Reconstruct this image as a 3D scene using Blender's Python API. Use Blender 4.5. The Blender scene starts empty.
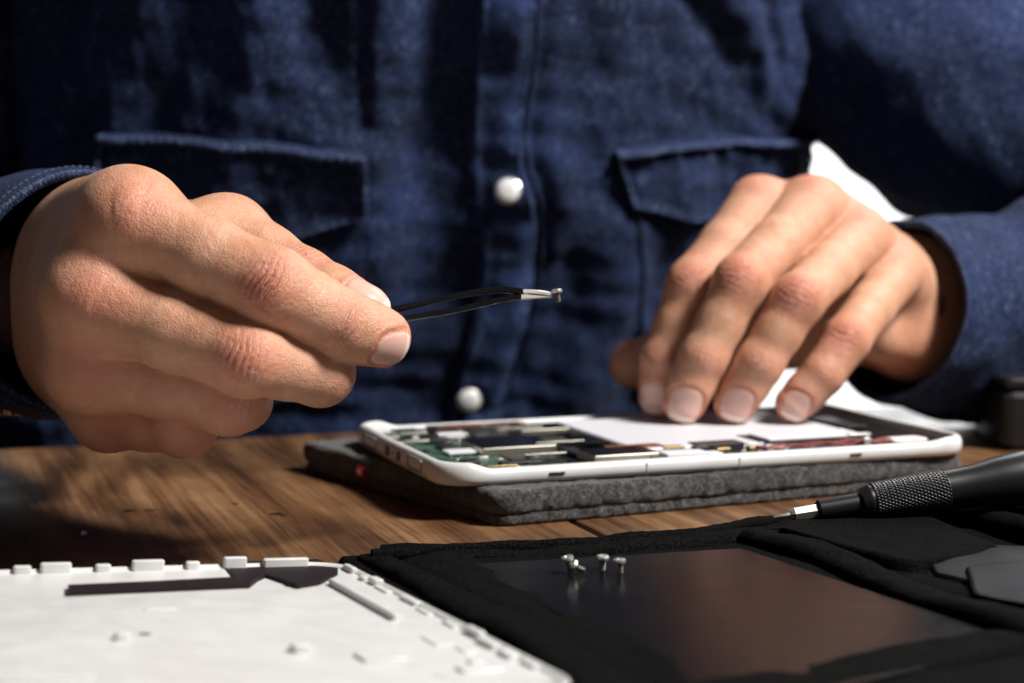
import bpy, math, random
import numpy as np
from mathutils import Vector, Matrix
random.seed(7)
RNG = np.random.default_rng(11)
SC = bpy.context.scene
COL = SC.collection

# ------------------------------------------------------------------ camera, world, light, exposure
CAMZ = 0.1145
PITCH = math.radians(5.0)
FPX = 60 / 36 * 1024.0
cd = bpy.data.cameras.new('camera')
cam = bpy.data.objects.new('camera', cd)
COL.objects.link(cam)
cam.location = (0, 0, CAMZ)
cam.rotation_euler = (math.radians(90) - PITCH, 0, 0)
cd.lens = 60
cd.sensor_width = 36
cd.clip_start = 0.01
cd.clip_end = 60
cd.dof.use_dof = True
cd.dof.focus_distance = 0.535
cd.dof.aperture_fstop = 8.4
cd.dof.aperture_blades = 7
SC.camera = cam

w = bpy.data.worlds.new('World')
SC.world = w
w.use_nodes = True
w.node_tree.nodes['Background'].inputs[0].default_value = (0.55, 0.65, 0.85, 1)
w.node_tree.nodes['Background'].inputs[1].default_value = 0.016
SC.view_settings.view_transform = 'Standard'
SC.view_settings.look = 'None'
SC.view_settings.exposure = 0
SC.view_settings.gamma = 1


def area(name, loc, target, size, power, color):
    d = bpy.data.lights.new(name, 'AREA')
    d.shape = 'RECTANGLE'
    d.size, d.size_y = size
    d.energy = power
    d.color = color
    o = bpy.data.objects.new(name, d)
    COL.objects.link(o)
    o.location = loc
    o.rotation_euler = (Vector(target) - Vector(loc)).to_track_quat('-Z', 'Y').to_euler()
    return o


area('key_light', (0.95, 0.20, 1.22), (0.0, 0.70, 0.05), (0.28, 0.32), 54, (1.0, 0.97, 0.935))
area('fill_light', (-1.3, -0.9, 1.0), (-0.05, 0.6, 0.05), (1.0, 1.0), 1.7, (0.92, 0.95, 1.0))
area('wall_light', (1.0, 2.3, 1.8), (0.9, 3.4, 0.6), (1.2, 1.2), 190, (1, 1, 1))


# ------------------------------------------------------------------ helpers
def ray(px, py):
    x = (px - 512) / FPX
    y = -(py - 341.5) / FPX
    c, s = math.cos(PITCH), math.sin(PITCH)
    return np.array([x, c + y * s, -s + y * c])


def at(px, py, Y):
    d = ray(px, py)
    return np.array([0, 0, CAMZ]) + d * (Y / d[1])


def onz(px, py, z):
    d = ray(px, py)
    return np.array([0, 0, CAMZ]) + d * ((z - CAMZ) / d[2])


def nrm(v):
    v = np.asarray(v, float)
    return v / (np.linalg.norm(v) + 1e-12)


def ss(a, b, x):
    t = np.clip((x - a) / (b - a), 0, 1)
    return t * t * (3 - 2 * t)


def empty(name, loc, label=None, cat=None, group=None, rz=0):
    o = bpy.data.objects.new(name, None)
    o.empty_display_size = 0.01
    COL.objects.link(o)
    o.location = [float(v) for v in loc]
    o.rotation_euler = (0, 0, rz)
    tag(o, label, cat, group)
    return o


def tag(o, label=None, cat=None, group=None, kind=None):
    if label: o['label'] = label
    if cat: o['category'] = cat
    if group: o['group'] = group
    if kind: o['kind'] = kind
    return o


class MB:
    """collects geometry for one mesh"""

    def __init__(s):
        s.v = []
        s.f = []
        s.n = 0

    def add(s, v, f):
        v = np.asarray(v, float).reshape(-1, 3)
        s.v.append(v)
        s.f += [tuple(int(i) + s.n for i in q) for q in f]
        s.n += len(v)
        return s

    def grid(s, P, cu=False, cv=False):
        P = np.asarray(P, float)
        nu, nv = P.shape[:2]
        idx = np.arange(nu * nv).reshape(nu, nv)
        f = []
        for i in range(nu if cu else nu - 1):
            i2 = (i + 1) % nu
            for j in range(nv if cv else nv - 1):
                j2 = (j + 1) % nv
                f.append((idx[i, j], idx[i2, j], idx[i2, j2], idx[i, j2]))
        return s.add(P.reshape(-1, 3), f)

    def tube(s, pts, rad, seg=12, cap=True, rfun=None, n=None, up=(0, 0, 1)):
        pts = np.asarray(pts, float)
        rad = np.ones(len(pts)) * rad if np.isscalar(rad) else np.asarray(rad, float)
        if n:
            pts, rad = spline(pts, rad, n)
        T = np.gradient(pts, axis=0)
        T /= np.linalg.norm(T, axis=1)[:, None] + 1e-12
        A = np.cross(T[0], up)
        if np.linalg.norm(A) < 1e-3: A = np.cross(T[0], (1, 0, 0))
        A = nrm(A)
        rings = []
        th = np.linspace(0, 2 * np.pi, seg, endpoint=False)
        for i in range(len(pts)):
            A = nrm(A - T[i] * (A @ T[i]))
            B = np.cross(T[i], A)
            r = np.full(seg, rad[i])
            if rfun is not None: r = rfun(i / (len(pts) - 1), th, r)
            rings.append(pts[i] + (np.cos(th) * r)[:, None] * A + (np.sin(th) * r)[:, None] * B)
        s.grid(np.array(rings), cv=True)
        if cap:
            o = s.n - len(pts) * seg
            s.f.append(tuple(o + k for k in range(seg))[::-1])
            s.f.append(tuple(o + (len(pts) - 1) * seg + k for k in range(seg)))
        return s

    def box(s, c, sz, M=None, bev=0.0, seg=3):
        """box with rounded vertical corners and a small chamfer on top and bottom"""
        hx, hy, hz = sz[0] / 2, sz[1] / 2, sz[2] / 2
        b = min(bev, hx * .98, hy * .98)
        if b <= 0:
            v = np.array([[x * hx, y * hy, z * hz] for z in (-1, 1) for x, y in ((-1, -1), (1, -1), (1, 1), (-1, 1))])
            f = [(3, 2, 1, 0), (4, 5, 6, 7), (0, 1, 5, 4), (1, 2, 6, 5), (2, 3, 7, 6), (3, 0, 4, 7)]
        else:
            out = rrect(hx, hy, b, seg)
            ch = min(b, hz) * .5
            loops = []
            for z, k in ((-hz, ch), (-hz + ch, 0), (hz - ch, 0), (hz, ch)):
                q = rrect(hx - k, hy - k, max(b - k, b * .3), seg)
                loops.append(np.c_[q, np.full(len(q), z)])
            m = len(out)
            v = np.concatenate(loops)
            f = [tuple(range(m))[::-1], tuple(range(3 * m, 4 * m))]
            for l in range(3):
                for i in range(m):
                    j = (i + 1) % m
                    f.append((l * m + i, l * m + j, (l + 1) * m + j, (l + 1) * m + i))
        v = v + np.asarray(c, float)
        if M is not None: v = M(v)
        return s.add(v, f)

    def build(s, name, mat, parent=None, smooth=True, bevel=0, loc=None, sub=0, world=True, angle=40):
        me = bpy.data.meshes.new(name)
        V = np.concatenate(s.v)
        base = np.zeros(3)
        if parent is not None:
            base = wloc(parent)
        elif loc is not None:
            base = np.asarray(loc, float)
        me.from_pydata((V - base).tolist() if world else V.tolist(), [], s.f)
        o = bpy.data.objects.new(name, me)
        COL.objects.link(o)
        if mat:
            me.materials.append(mat)
        if parent is not None:
            o.parent = parent
        elif loc is not None:
            o.location = [float(x) for x in base]
        if smooth:
            me.polygons.foreach_set('use_smooth', [True] * len(me.polygons))
            me.set_sharp_from_angle(angle=math.radians(angle))
        if bevel:
            b = o.modifiers.new('bevel', 'BEVEL')
            b.width = bevel
            b.segments = 2
            b.limit_method = 'ANGLE'
        if sub:
            m = o.modifiers.new('sub', 'SUBSURF')
            m.levels = m.render_levels = sub
        return o


def wloc(o):
    v = np.zeros(3)
    while o is not None:
        v = v + np.array(o.location)
        o = o.parent
    return v


def rrect(hx, hy, r, seg=4):
    pts = []
    for cx, cy, a0 in ((hx - r, -hy + r, -90), (hx - r, hy - r, 0), (-hx + r, hy - r, 90), (-hx + r, -hy + r, 180)):
        for k in range(seg + 1):
            a = math.radians(a0 + 90 * k / seg)
            pts.append((cx + r * math.cos(a), cy + r * math.sin(a)))
    return np.array(pts)


def spline(P, R, n):
    P = np.asarray(P, float)
    m = len(P)
    Q = np.vstack([2 * P[0] - P[1], P, 2 * P[-1] - P[-2]])
    S = np.r_[R[0], R, R[-1]]
    t = np.linspace(0, m - 1 - 1e-9, n)
    i = t.astype(int)
    f = (t - i)[:, None]

    def cr(a, b, c, d, f):
        return .5 * ((2 * b) + (-a + c) * f + (2 * a - 5 * b + 4 * c - d) * f ** 2 + (-a + 3 * b - 3 * c + d) * f ** 3)
    return cr(Q[i], Q[i + 1], Q[i + 2], Q[i + 3], f), cr(S[i, None], S[i + 1, None], S[i + 2, None], S[i + 3, None], f)[:, 0]


class Noise:
    """smooth pseudo noise: sum of random sines"""

    def __init__(s, seed, dim, freq, n=10, aniso=None):
        r = np.random.default_rng(seed)
        s.k = r.normal(size=(n, dim)) * freq
        if aniso is not None: s.k *= np.asarray(aniso)
        s.p = r.uniform(0, 6.283, n)

    def __call__(s, X):
        return np.sin(X @ s.k.T + s.p).sum(-1) / math.sqrt(len(s.p))


# ------------------------------------------------------------------ materials
def mat(name, color=(.5, .5, .5), rough=.5, metal=0, spec=.5, sss=0):
    m = bpy.data.materials.new(name)
    m.use_nodes = True
    b = m.node_tree.nodes['Principled BSDF']
    b.inputs['Base Color'].default_value = (*color, 1)
    b.inputs['Roughness'].default_value = rough
    b.inputs['Metallic'].default_value = metal
    b.inputs['Specular IOR Level'].default_value = spec
    if sss:
        b.inputs['Subsurface Weight'].default_value = sss
    return m


class NT:
    def __init__(s, m):
        s.t = m.node_tree
        s.b = s.t.nodes['Principled BSDF']

    def n(s, kind, **kw):
        nd = s.t.nodes.new(kind)
        for k, v in kw.items():
            if k.startswith('i_'):
                nd.inputs[k[2:].replace('_', ' ')].default_value = v
            else:
                setattr(nd, k, v)
        return nd

    def l(s, a, b):
        s.t.links.new(a, b)

    def coord(s, scale=(1, 1, 1), rot=(0, 0, 0), kind='Object'):
        tc = s.n('ShaderNodeTexCoord')
        mp = s.n('ShaderNodeMapping')
        mp.inputs['Scale'].default_value = scale
        mp.inputs['Rotation'].default_value = rot
        s.l(tc.outputs[kind], mp.inputs[0])
        return mp.outputs[0]

    def noise(s, co, scale, detail=3, rough=.55, dist=0):
        nd = s.n('ShaderNodeTexNoise')
        nd.inputs['Scale'].default_value = scale
        nd.inputs['Detail'].default_value = detail
        nd.inputs['Roughness'].default_value = rough
        nd.inputs['Distortion'].default_value = dist
        s.l(co, nd.inputs['Vector'])
        return nd.outputs['Fac']

    def ramp(s, x, stops):
        nd = s.n('ShaderNodeValToRGB')
        e = nd.color_ramp.elements
        while len(e) < len(stops): e.new(.5)
        for k, (p, c) in enumerate(stops):
            e[k].position = p
            e[k].color = (*c, 1) if len(c) == 3 else c
        s.l(x, nd.inputs[0])
        return nd.outputs[0]

    def mix(s, f, a, b, mode='MIX'):
        nd = s.n('ShaderNodeMix', data_type='RGBA', blend_type=mode)
        for sock, v in ((nd.inputs[0], f), (nd.inputs[6], a), (nd.inputs[7], b)):
            if isinstance(v, (int, float)): sock.default_value = v
            elif isinstance(v, tuple): sock.default_value = (*v, 1)
            else: s.l(v, sock)
        return nd.outputs[2]

    def math(s, op, a, b=None, c=None):
        nd = s.n('ShaderNodeMath', operation=op)
        for k, v in enumerate((a, b, c)):
            if v is None: continue
            if isinstance(v, (int, float)): nd.inputs[k].default_value = v
            else: s.l(v, nd.inputs[k])
        return nd.outputs[0]

    def bump(s, h, strength=.3, dist=.0005, prev=None):
        nd = s.n('ShaderNodeBump')
        nd.inputs['Strength'].default_value = strength
        nd.inputs['Distance'].default_value = dist
        s.l(h, nd.inputs['Height'])
        if prev is not None: s.l(prev, nd.inputs['Normal'])
        s.l(nd.outputs[0], s.b.inputs['Normal'])
        return nd.outputs[0]


def denim(name, base=(.0068, .0135, .046), pale=(.085, .115, .21), amt=1.0, rotz=0, scale=1.0):
    m = mat(name, base, .9, spec=.14)
    t = NT(m)
    co = t.coord()
    big = t.noise(co, 16, 4, .6)
    c1 = t.ramp(big, [(.3, tuple(x * .62 for x in base)), (.7, tuple(x * 1.55 for x in base))])
    # pale weft showing through as short flecks, long in z
    co2 = t.coord((1000 * scale, 1000 * scale, 420 * scale))
    fl = t.noise(co2, 1, 2, .6)
    f = t.ramp(fl, [(.50, (0, 0, 0)), (.70, (.60 * amt,) * 3)])
    c2 = t.mix(f, c1, pale)
    # slubs
    co3 = t.coord((330, 330, 190))
    sl = t.noise(co3, 1, 3, .6)
    c3 = t.mix(t.ramp(sl, [(.58, (0, 0, 0)), (.70, (.62 * amt,) * 3)]), c2, tuple(x * 1.0 for x in pale))
    t.l(c3, t.b.inputs['Base Color'])
    co4 = t.coord((1, 1, 1), (math.radians(32), 0, math.radians(20)))
    wv = t.n('ShaderNodeTexWave', wave_type='BANDS', bands_direction='Z')
    wv.inputs['Scale'].default_value = 330 * scale
    wv.inputs['Distortion'].default_value = 2
    wv.inputs['Detail'].default_value = 2
    t.l(co4, wv.inputs['Vector'])
    h = t.math('ADD', t.math('MULTIPLY', wv.outputs['Fac'], .5), t.math('MULTIPLY', fl, 1.2))
    n1 = t.bump(h, .55, .0004)
    t.bump(t.noise(co, 45, 4, .6), .35, .004, n1)
    t.b.inputs['Sheen Weight'].default_value = .02
    return m


M = {}
M['denim'] = denim('denim')
M['denim_placket'] = denim('denim_placket', (.010, .020, .064), (.085, .125, .24), 1.1)
M['denim_seam'] = denim('denim_worn_seam', (.03, .042, .085), (.17, .20, .29), 1.1)
M['thread'] = mat('thread', (.045, .06, .11), .8)
M['pearl'] = mat('pearl_snap', (.92, .92, .91), .25, spec=.6)
M['silver'] = mat('bright_metal', (.80, .78, .73), .33, .85)
M['steel'] = mat('steel', (.55, .53, .50), .33, 1)
M['gold'] = mat('gold_contacts', (.55, .38, .16), .35, 1)
M['can'] = mat('shield_metal', (.60, .57, .48), .38, 1)
M['black'] = mat('black_plastic', (.012, .012, .013), .38)
M['black_gloss'] = mat('black_tape_or_shade', (.008, .008, .010), .22)
M['blackmetal'] = mat('black_anodised_metal', (.007, .007, .008), .34, 0, .4)
M['blackenamel'] = mat('black_enamel', (.004, .004, .005), .22, 0, .35)
M['red_wire'] = mat('red_wire', (.22, .018, .010), .5)
M['red_label'] = mat('red_label', (.35, .012, .02), .7)
M['label_white'] = mat('label_white', (.7, .6, .58), .7)
M['paper'] = mat('white_sheet', (.62, .62, .66), .45, spec=.4)
M['matte'] = mat('matte_black_film', (.010, .009, .009), .7, spec=.05)
M['chip'] = mat('chip', (.02, .02, .022), .4)
M['brownflex'] = mat('brown_flex_circuit', (.20, .075, .04), .35)
M['greyfoam'] = mat('grey_foam', (.30, .29, .28), .8)
M['toolgrey'] = mat('dark_grey_plastic', (.014, .0155, .018), .45)


def plastic_white():
    m = mat('white_plastic', (.80, .80, .79), .32, spec=.5, sss=.0)
    t = NT(m)
    co = t.coord()
    t.l(t.ramp(t.noise(co, 60, 4, .6), [(.3, (.55, .545, .535)), (.7, (.63, .63, .62))]), t.b.inputs['Base Color'])
    t.bump(t.noise(co, 900, 3, .5), .06, .0002)
    t.l(t.ramp(t.noise(co, 130, 4, .7), [(.3, (.26,) * 3), (.7, (.42,) * 3)]), t.b.inputs['Roughness'])
    return m


M['white'] = plastic_white()


def pcb():
    m = mat('circuit_board', (.03, .12, .07), .4)
    t = NT(m)
    co = t.coord()
    v = t.n('ShaderNodeTexVoronoi', feature='F1', distance='CHEBYCHEV')
    v.inputs['Scale'].default_value = 520
    t.l(co, v.inputs['Vector'])
    c = t.ramp(v.outputs['Distance'], [(.12, (.45, .41, .33)), (.2, (.022, .065, .042)), (.5, (.015, .05, .032)), (.65, (.05, .10, .07))])
    pale = t.ramp(t.noise(co, 160, 2, .5), [(.5, (0, 0, 0)), (.6, (1, 1, 1))])
    t.l(t.mix(pale, c, (.05, .11, .08)), t.b.inputs['Base Color'])
    t.bump(v.outputs['Distance'], .4, .0004)
    return m


M['pcb'] = pcb()


def felt():
    m = mat('grey_felt', (.06, .055, .05), .95, spec=.15)
    t = NT(m)
    co = t.coord()
    n1 = t.noise(co, 900, 5, .75, .8)
    n2 = t.noise(co, 260, 4, .7, 1.5)
    s = t.math('ADD', t.math('MULTIPLY', n1, .6), t.math('MULTIPLY', n2, .4))
    c = t.ramp(s, [(.40, (.008, .0072, .0068)), (.50, (.033, .030, .028)), (.62, (.145, .135, .127))])
    t.l(c, t.b.inputs['Base Color'])
    p = t.bump(s, .9, .0018)
    t.b.inputs['Sheen Weight'].default_value = .25
    return m


M['felt'] = felt()


def fabric_black():
    m = mat('black_nylon_fabric', (.014, .014, .015), .9, spec=.03)
    t = NT(m)
    co = t.coord((1, 1, 1), (0, 0, math.radians(20)))
    b = t.n('ShaderNodeTexChecker')
    b.inputs['Scale'].default_value = 1500
    t.l(co, b.inputs['Vector'])
    n = t.noise(co, 1300, 3, .7)
    c = t.ramp(n, [(.40, (.0008, .0008, .0008)), (.66, (.0100, .0098, .0098))])
    t.l(c, t.b.inputs['Base Color'])
    h = t.math('ADD', t.math('MULTIPLY', b.outputs['Fac'], .4), n)
    n1 = t.bump(h, .9, .0006)
    t.bump(t.noise(co, 60, 3, .6), .3, .003, n1)
    return m


M['fabric'] = fabric_black()
M['clear'] = mat('grey_plastic_film', (.004, .0045, .006), .5, spec=.06)


def plate_mat():
    m = mat('black_magnetic_plate', (.010, .009, .010), .24, spec=.05)
    t = NT(m)
    co = t.coord()
    t.l(t.ramp(t.noise(co, 60, 5, .7), [(.3, (.18,) * 3), (.75, (.28,) * 3)]), t.b.inputs['Roughness'])
    v = t.n('ShaderNodeTexVoronoi')
    v.inputs['Scale'].default_value = 330
    t.l(co, v.inputs['Vector'])
    sp = t.math('LESS_THAN', v.outputs['Distance'], .06)
    t.l(t.mix(sp, (.005, .0045, .005), (.08, .07, .06)), t.b.inputs['Base Color'])
    t.bump(t.noise(co, 700, 3, .6), .03, .0001)
    return m


M['plate'] = plate_mat()


_th = math.atan2(.185, .523)
_e0 = onz(0, 451, 0)
HOLES = []
for _px, _py, _r in ((130, 511, .0022), (149, 510.5, .0016), (235, 503.5, .0014), (276, 514, .0024), (284, 515, .0014), (700, 531, .0018), (655, 540, .003), (60, 470, .0013)):
    _d = onz(_px, _py, 0) - _e0
    _u = _d[0] * math.cos(_th) + _d[1] * math.sin(_th); _v = _d[0] * math.sin(_th) - _d[1] * math.cos(_th)
    HOLES.append((_u - .35, .35 - _v, _r))


def wood():
    m = mat('old_wood', (.2, .09, .04), .42, spec=.5)
    t = NT(m)
    tc = t.n('ShaderNodeTexCoord')
    at_ = t.n('ShaderNodeAttribute', attribute_name='plank')
    off = t.n('ShaderNodeVectorMath', operation='ADD')
    sc = t.n('ShaderNodeVectorMath', operation='SCALE')
    sc.inputs['Scale'].default_value = 3.7
    t.l(at_.outputs['Color'], sc.inputs[0])
    t.l(tc.outputs['Object'], off.inputs[0])
    t.l(sc.outputs[0], off.inputs[1])
    co = off.outputs[0]
    # knots: pull the grain around cell centres
    vo = t.n('ShaderNodeTexVoronoi')
    vo.inputs['Scale'].default_value = 1
    mk = t.n('ShaderNodeMapping')
    mk.inputs['Scale'].default_value = (8, 4.5, 0.5)
    t.l(co, mk.inputs[0])
    t.l(mk.outputs[0], vo.inputs['Vector'])
    knot = t.math('POWER', t.math('SUBTRACT', 1.0, t.math('MINIMUM', vo.outputs['Distance'], 1.0)), 5.0)
    mp = t.n('ShaderNodeMapping')
    mp.inputs['Scale'].default_value = (1, .12, 1)
    t.l(co, mp.inputs[0])
    warp = t.noise(mp.outputs[0], 30, 4, .55)
    sx = t.n('ShaderNodeSeparateXYZ')
    t.l(co, sx.inputs[0])
    base = t.math('ADD', t.math('MULTIPLY', sx.outputs['X'], 30.0), t.math('ADD', t.math('MULTIPLY', warp, 1.8), t.math('MULTIPLY', knot, 3.0)))
    rings = t.math('SINE', t.math('MULTIPLY', base, 6.283))
    r2 = t.math('MULTIPLY_ADD', rings, .5, .5)
    mf = t.n('ShaderNodeMapping')
    mf.inputs['Scale'].default_value = (560, 16, 100)
    t.l(co, mf.inputs[0])
    fib = t.noise(mf.outputs[0], 1, 3, .7)
    mg = t.n('ShaderNodeMapping')
    mg.inputs['Scale'].default_value = (120, 4.5, 40)
    t.l(co, mg.inputs[0])
    fib2 = t.noise(mg.outputs[0], 1, 4, .65, .6)
    v = t.math('ADD', t.math('MULTIPLY', r2, .15), t.math('ADD', t.math('MULTIPLY', fib, .38), t.math('MULTIPLY', fib2, .55)))
    c = t.ramp(v, [(.30, (.020, .009, .0045)), (.44, (.082, .038, .016)), (.56, (.150, .076, .033)), (.74, (.29, .168, .084))])
    c = t.mix(t.ramp(knot, [(.35, (0, 0, 0)), (.9, (.45,) * 3)]), c, (.05, .018, .008))
    # darker stained patches
    st = t.ramp(t.noise(co, 12, 5, .65), [(.35, (.62, .58, .55)), (.6, (1.05, 1.0, .98))])
    c = t.mix(1.0, c, st, 'MULTIPLY')
    holes = None
    dn = t.n('ShaderNodeTexNoise')
    dn.inputs['Scale'].default_value = 300
    t.l(tc.outputs['Object'], dn.inputs['Vector'])
    dv = t.n('ShaderNodeVectorMath', operation='MULTIPLY_ADD')
    dv.inputs[1].default_value = (.006, .006, 0)
    t.l(dn.outputs['Color'], dv.inputs[0]); t.l(tc.outputs['Object'], dv.inputs[2])
    for (hx, hy, hr) in HOLES:
        di = t.n('ShaderNodeVectorMath', operation='DISTANCE')
        di.inputs[1].default_value = (hx + .003, hy + .003, .75)
        t.l(dv.outputs[0], di.inputs[0])
        h = t.math('LESS_THAN', di.outputs['Value'], hr)
        holes = h if holes is None else t.math('MAXIMUM', holes, h)
    c = t.mix(holes, c, (.006, .004, .003))
    t.l(c, t.b.inputs['Base Color'])
    t.l(t.ramp(t.noise(co, 25, 5, .7), [(.3, (.28,) * 3), (.7, (.5,) * 3)]), t.b.inputs['Roughness'])
    n1 = t.bump(v, .35, .0009)
    cr = t.ramp(t.noise(mg.outputs[0], .8, 2, .5, .3), [(.30, (0, 0, 0)), (.36, (1, 1, 1))])
    t.bump(cr, .6, .001, n1)
    return m


M['wood'] = wood()


def skin():
    m = mat('skin', (.62, .36, .25), .44, spec=.42)
    t = NT(m)
    b = t.b
    b.inputs['Subsurface Weight'].default_value = .14
    b.inputs['Subsurface Radius'].default_value = (1.0, .35, .18)
    b.inputs['Subsurface Scale'].default_value = .0022
    co = t.coord()
    a = t.n('ShaderNodeAttribute', attribute_name='zones')
    s = t.n('ShaderNodeSeparateColor')
    t.l(a.outputs['Color'], s.inputs[0])
    red, nail, wr = s.outputs[0], s.outputs[1], s.outputs[2]
    mott = t.noise(co, 105, 6, .72)
    base = t.ramp(mott, [(.28, (.49, .225, .130)), (.5, (.57, .30, .188)), (.76, (.64, .375, .250))])
    redc = t.math('MULTIPLY', red, t.math('MULTIPLY_ADD', t.noise(co, 220, 3, .6), 1.1, .4))
    c = t.mix(redc, base, (.55, .175, .115))
    # fine freckle / pore speckle
    c = t.mix(t.ramp(t.noise(co, 900, 3, .6), [(.55, (0, 0, 0)), (.8, (.35,) * 3)]), c, (.46, .21, .13))
    tip = t.n('ShaderNodeAttribute', attribute_name='nailtip')
    nc = t.mix(tip.outputs['Fac'], (.66, .40, .33), (.78, .62, .53))
    ncf = t.mix(t.ramp(nail, [(.35, (0, 0, 0)), (.6, (1, 1, 1))]), c, nc)
    t.l(ncf, b.inputs['Base Color'])
    t.l(t.math('MULTIPLY_ADD', t.math('GREATER_THAN', nail, .5), -.20, t.math('MULTIPLY_ADD', mott, .2, .34)), b.inputs['Roughness'])
    # micro relief
    vo = t.n('ShaderNodeTexVoronoi', feature='DISTANCE_TO_EDGE')
    vo.inputs['Scale'].default_value = 1150
    vo.inputs['Randomness'].default_value = 1
    t.l(co, vo.inputs['Vector'])
    notn = t.math('SUBTRACT', 1.0, nail)
    pores = t.math('MULTIPLY', t.math('MINIMUM', vo.outputs['Distance'], .25), notn)
    n1 = t.bump(pores, .65, .0006)
    lump = t.math('MULTIPLY', t.noise(co, 420, 4, .6), notn)
    n2 = t.bump(lump, .4, .0009, n1)
    # joint creases
    kc = t.n('ShaderNodeAttribute', attribute_name='crease')
    sk = t.n('ShaderNodeSeparateXYZ')
    t.l(kc.outputs['Vector'], sk.inputs[0])
    ph = t.math('ADD', t.math('MULTIPLY', sk.outputs[0], 3.1), t.math('MULTIPLY', t.noise(co, 240, 3, .6), 6.0))
    ln = t.math('POWER', t.math('ABSOLUTE', t.math('SINE', ph)), .45)
    t.bump(t.math('MULTIPLY', ln, t.math('MULTIPLY', wr, notn)), .7, .0006, n2)
    return m


M['skin'] = skin()

# ------------------------------------------------------------------ background wall
wm = mat('white_wall', (.8, .8, .8), .8)
t_ = NT(wm)
t_.bump(t_.noise(t_.coord(), 40, 4), .2, .002)
wb = MB().box((1.0, 3.5, 1.0), (9, .1, 5))
tag(wb.build('wall', wm, loc=(1, 3.5, -1.5)), kind='structure')
fm = mat('floor_boards', (.09, .075, .065), .6)
t_ = NT(fm)
t_.l(t_.ramp(t_.noise(t_.coord(), 6, 5), [(.3, (.06, .05, .045)), (.7, (.12, .10, .085))]), t_.b.inputs['Base Color'])
tag(MB().box((0.5, 1.4, -.77), (9, 5, .04)).build('floor', fm, loc=(0.5, 1.4, -.75)), kind='structure')

# ------------------------------------------------------------------ table
TH = math.atan2(.185, .523)            # the table is turned against the camera
ct, st_ = math.cos(TH), math.sin(TH)
e0 = onz(0, 451, 0)                     # a point of the far edge
EDGE = e0


def TL(u, v, z):                        # along the far edge, towards the camera
    return np.array([EDGE[0] + u * ct + v * st_, EDGE[1] + u * st_ - v * ct, z])


troot = empty('table', TL(.35, .35, -.75), 'old brown wooden plank table that everything lies on', 'table')
tb = MB()
pid = []
_g = onz(590, 530, 0) - EDGE
GAPU = _g[0] * ct + _g[1] * st_
pw = [.30, .33, .155, .15, .142, .15, .15]
u = GAPU - .63
k = 0
while k < len(pw):
    wdt = pw[k]
    nu, nv = 10, 60
    us = np.linspace(u + .0006, u + wdt - .0006, nu)
    vs = np.linspace(-.004 * (k % 2), 1.05, nv)
    P = np.zeros((nu + 4, nv, 3))
    for i in range(nu + 4):
        for j in range(nv):
            ii = min(max(i - 2, 0), nu - 1)
            z = 0.0
            uu = us[ii]
            e = .0012
            if i == 0 or i == nu + 3: z = -.03
            elif i == 1 or i == nu + 2: z = -.0016
            else:
                if i == 2: uu = us[0] + e
                if i == nu + 1: uu = us[-1] - e
            P[i, j] = TL(uu, vs[j], z)
    n0 = tb.n
    tb.grid(P)
    # end faces
    PE = np.array([[TL(us[0], vs[0], -.03), TL(us[0], vs[0], -.0016)], [TL(us[-1], vs[0], -.03), TL(us[-1], vs[0], -.0016)]])
    tb.grid(PE)
    PB = np.array([[TL(us[0], vs[0], -.03), TL(us[0], vs[-1], -.03)], [TL(us[-1], vs[0], -.03), TL(us[-1], vs[-1], -.03)]])
    tb.grid(PB)
    pid += [k] * (tb.n - n0)
    u += wdt
    k += 1
# put the table top into its own frame so the grain runs along the planks
top = tb.build('tabletop', M['wood'], None, world=True)
me = top.data
Mi = Matrix.Rotation(-TH, 4, 'Z') @ Matrix.Translation(-Vector(troot.location))
me.transform(Mi)
ca = me.color_attributes.new('plank', 'FLOAT_COLOR', 'POINT')
r_ = np.random.default_rng(3).uniform(0, 1, (len(pw), 4))
ca.data.foreach_set('color', r_[np.array(pid)].ravel())
top.parent = troot
troot.rotation_euler = (0, 0, TH)
troot.location = [float(x) for x in TL(.35, .35, -.75)]
for (u_, v_) in ((-.45, .08), (.85, .08), (-.45, .95), (.85, .95)):
    q = TL(u_, v_, 0)
    lg = MB().box((0, 0, -.39), (.07, .07, .72), bev=.006).build('leg', M['wood'], None, world=True)
    lg.data.transform(Mi @ Matrix.Translation(Vector((q[0], q[1], 0))))
    lg.parent = troot

# ------------------------------------------------------------------ signed distance modelling of the hands
def cone(p, a, b, ra, rb):
    ba = b - a
    h = np.clip(((p - a) @ ba) / (ba @ ba), 0, 1)
    d = np.linalg.norm(p - a - h[:, None] * ba, axis=1)
    return d - (ra + (rb - ra) * h)


def smin(a, b, k):
    h = np.clip(.5 + .5 * (b - a) / k, 0, 1)
    return b + (a - b) * h - k * h * (1 - h)


def sdf_hand(p, H):
    P = None
    for (a, b, ra, rb) in H['palm']:
        d = cone(p, a, b, ra, rb)
        P = d if P is None else smin(P, d, H.get('kp', .010))
    out = P
    for F in H['fingers']:
        f = None
        for i in range(len(F['J']) - 1):
            a, b, ra, rb = F['J'][i], F['J'][i + 1], F['R'][i], F['R'][i + 1]
            m = a + (b - a) * .52
            rm = (ra + rb) * .5 * (.93 if i < len(F['J']) - 2 else .99)
            for u, v, ru, rv in ((a, m, ra, rm), (m, b, rm, rb)):
                d = cone(p, u, v, ru, rv)
                f = d if f is None else smin(f, d, .0030)
        out = smin(out, smin(P, f, F.get('k', .008)), .0007)
    for (a, b, r, k) in H.get('cuts', []):
        d = cone(p, a, b, r, r)
        out = -smin(-out, d, k)
    return out


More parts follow.
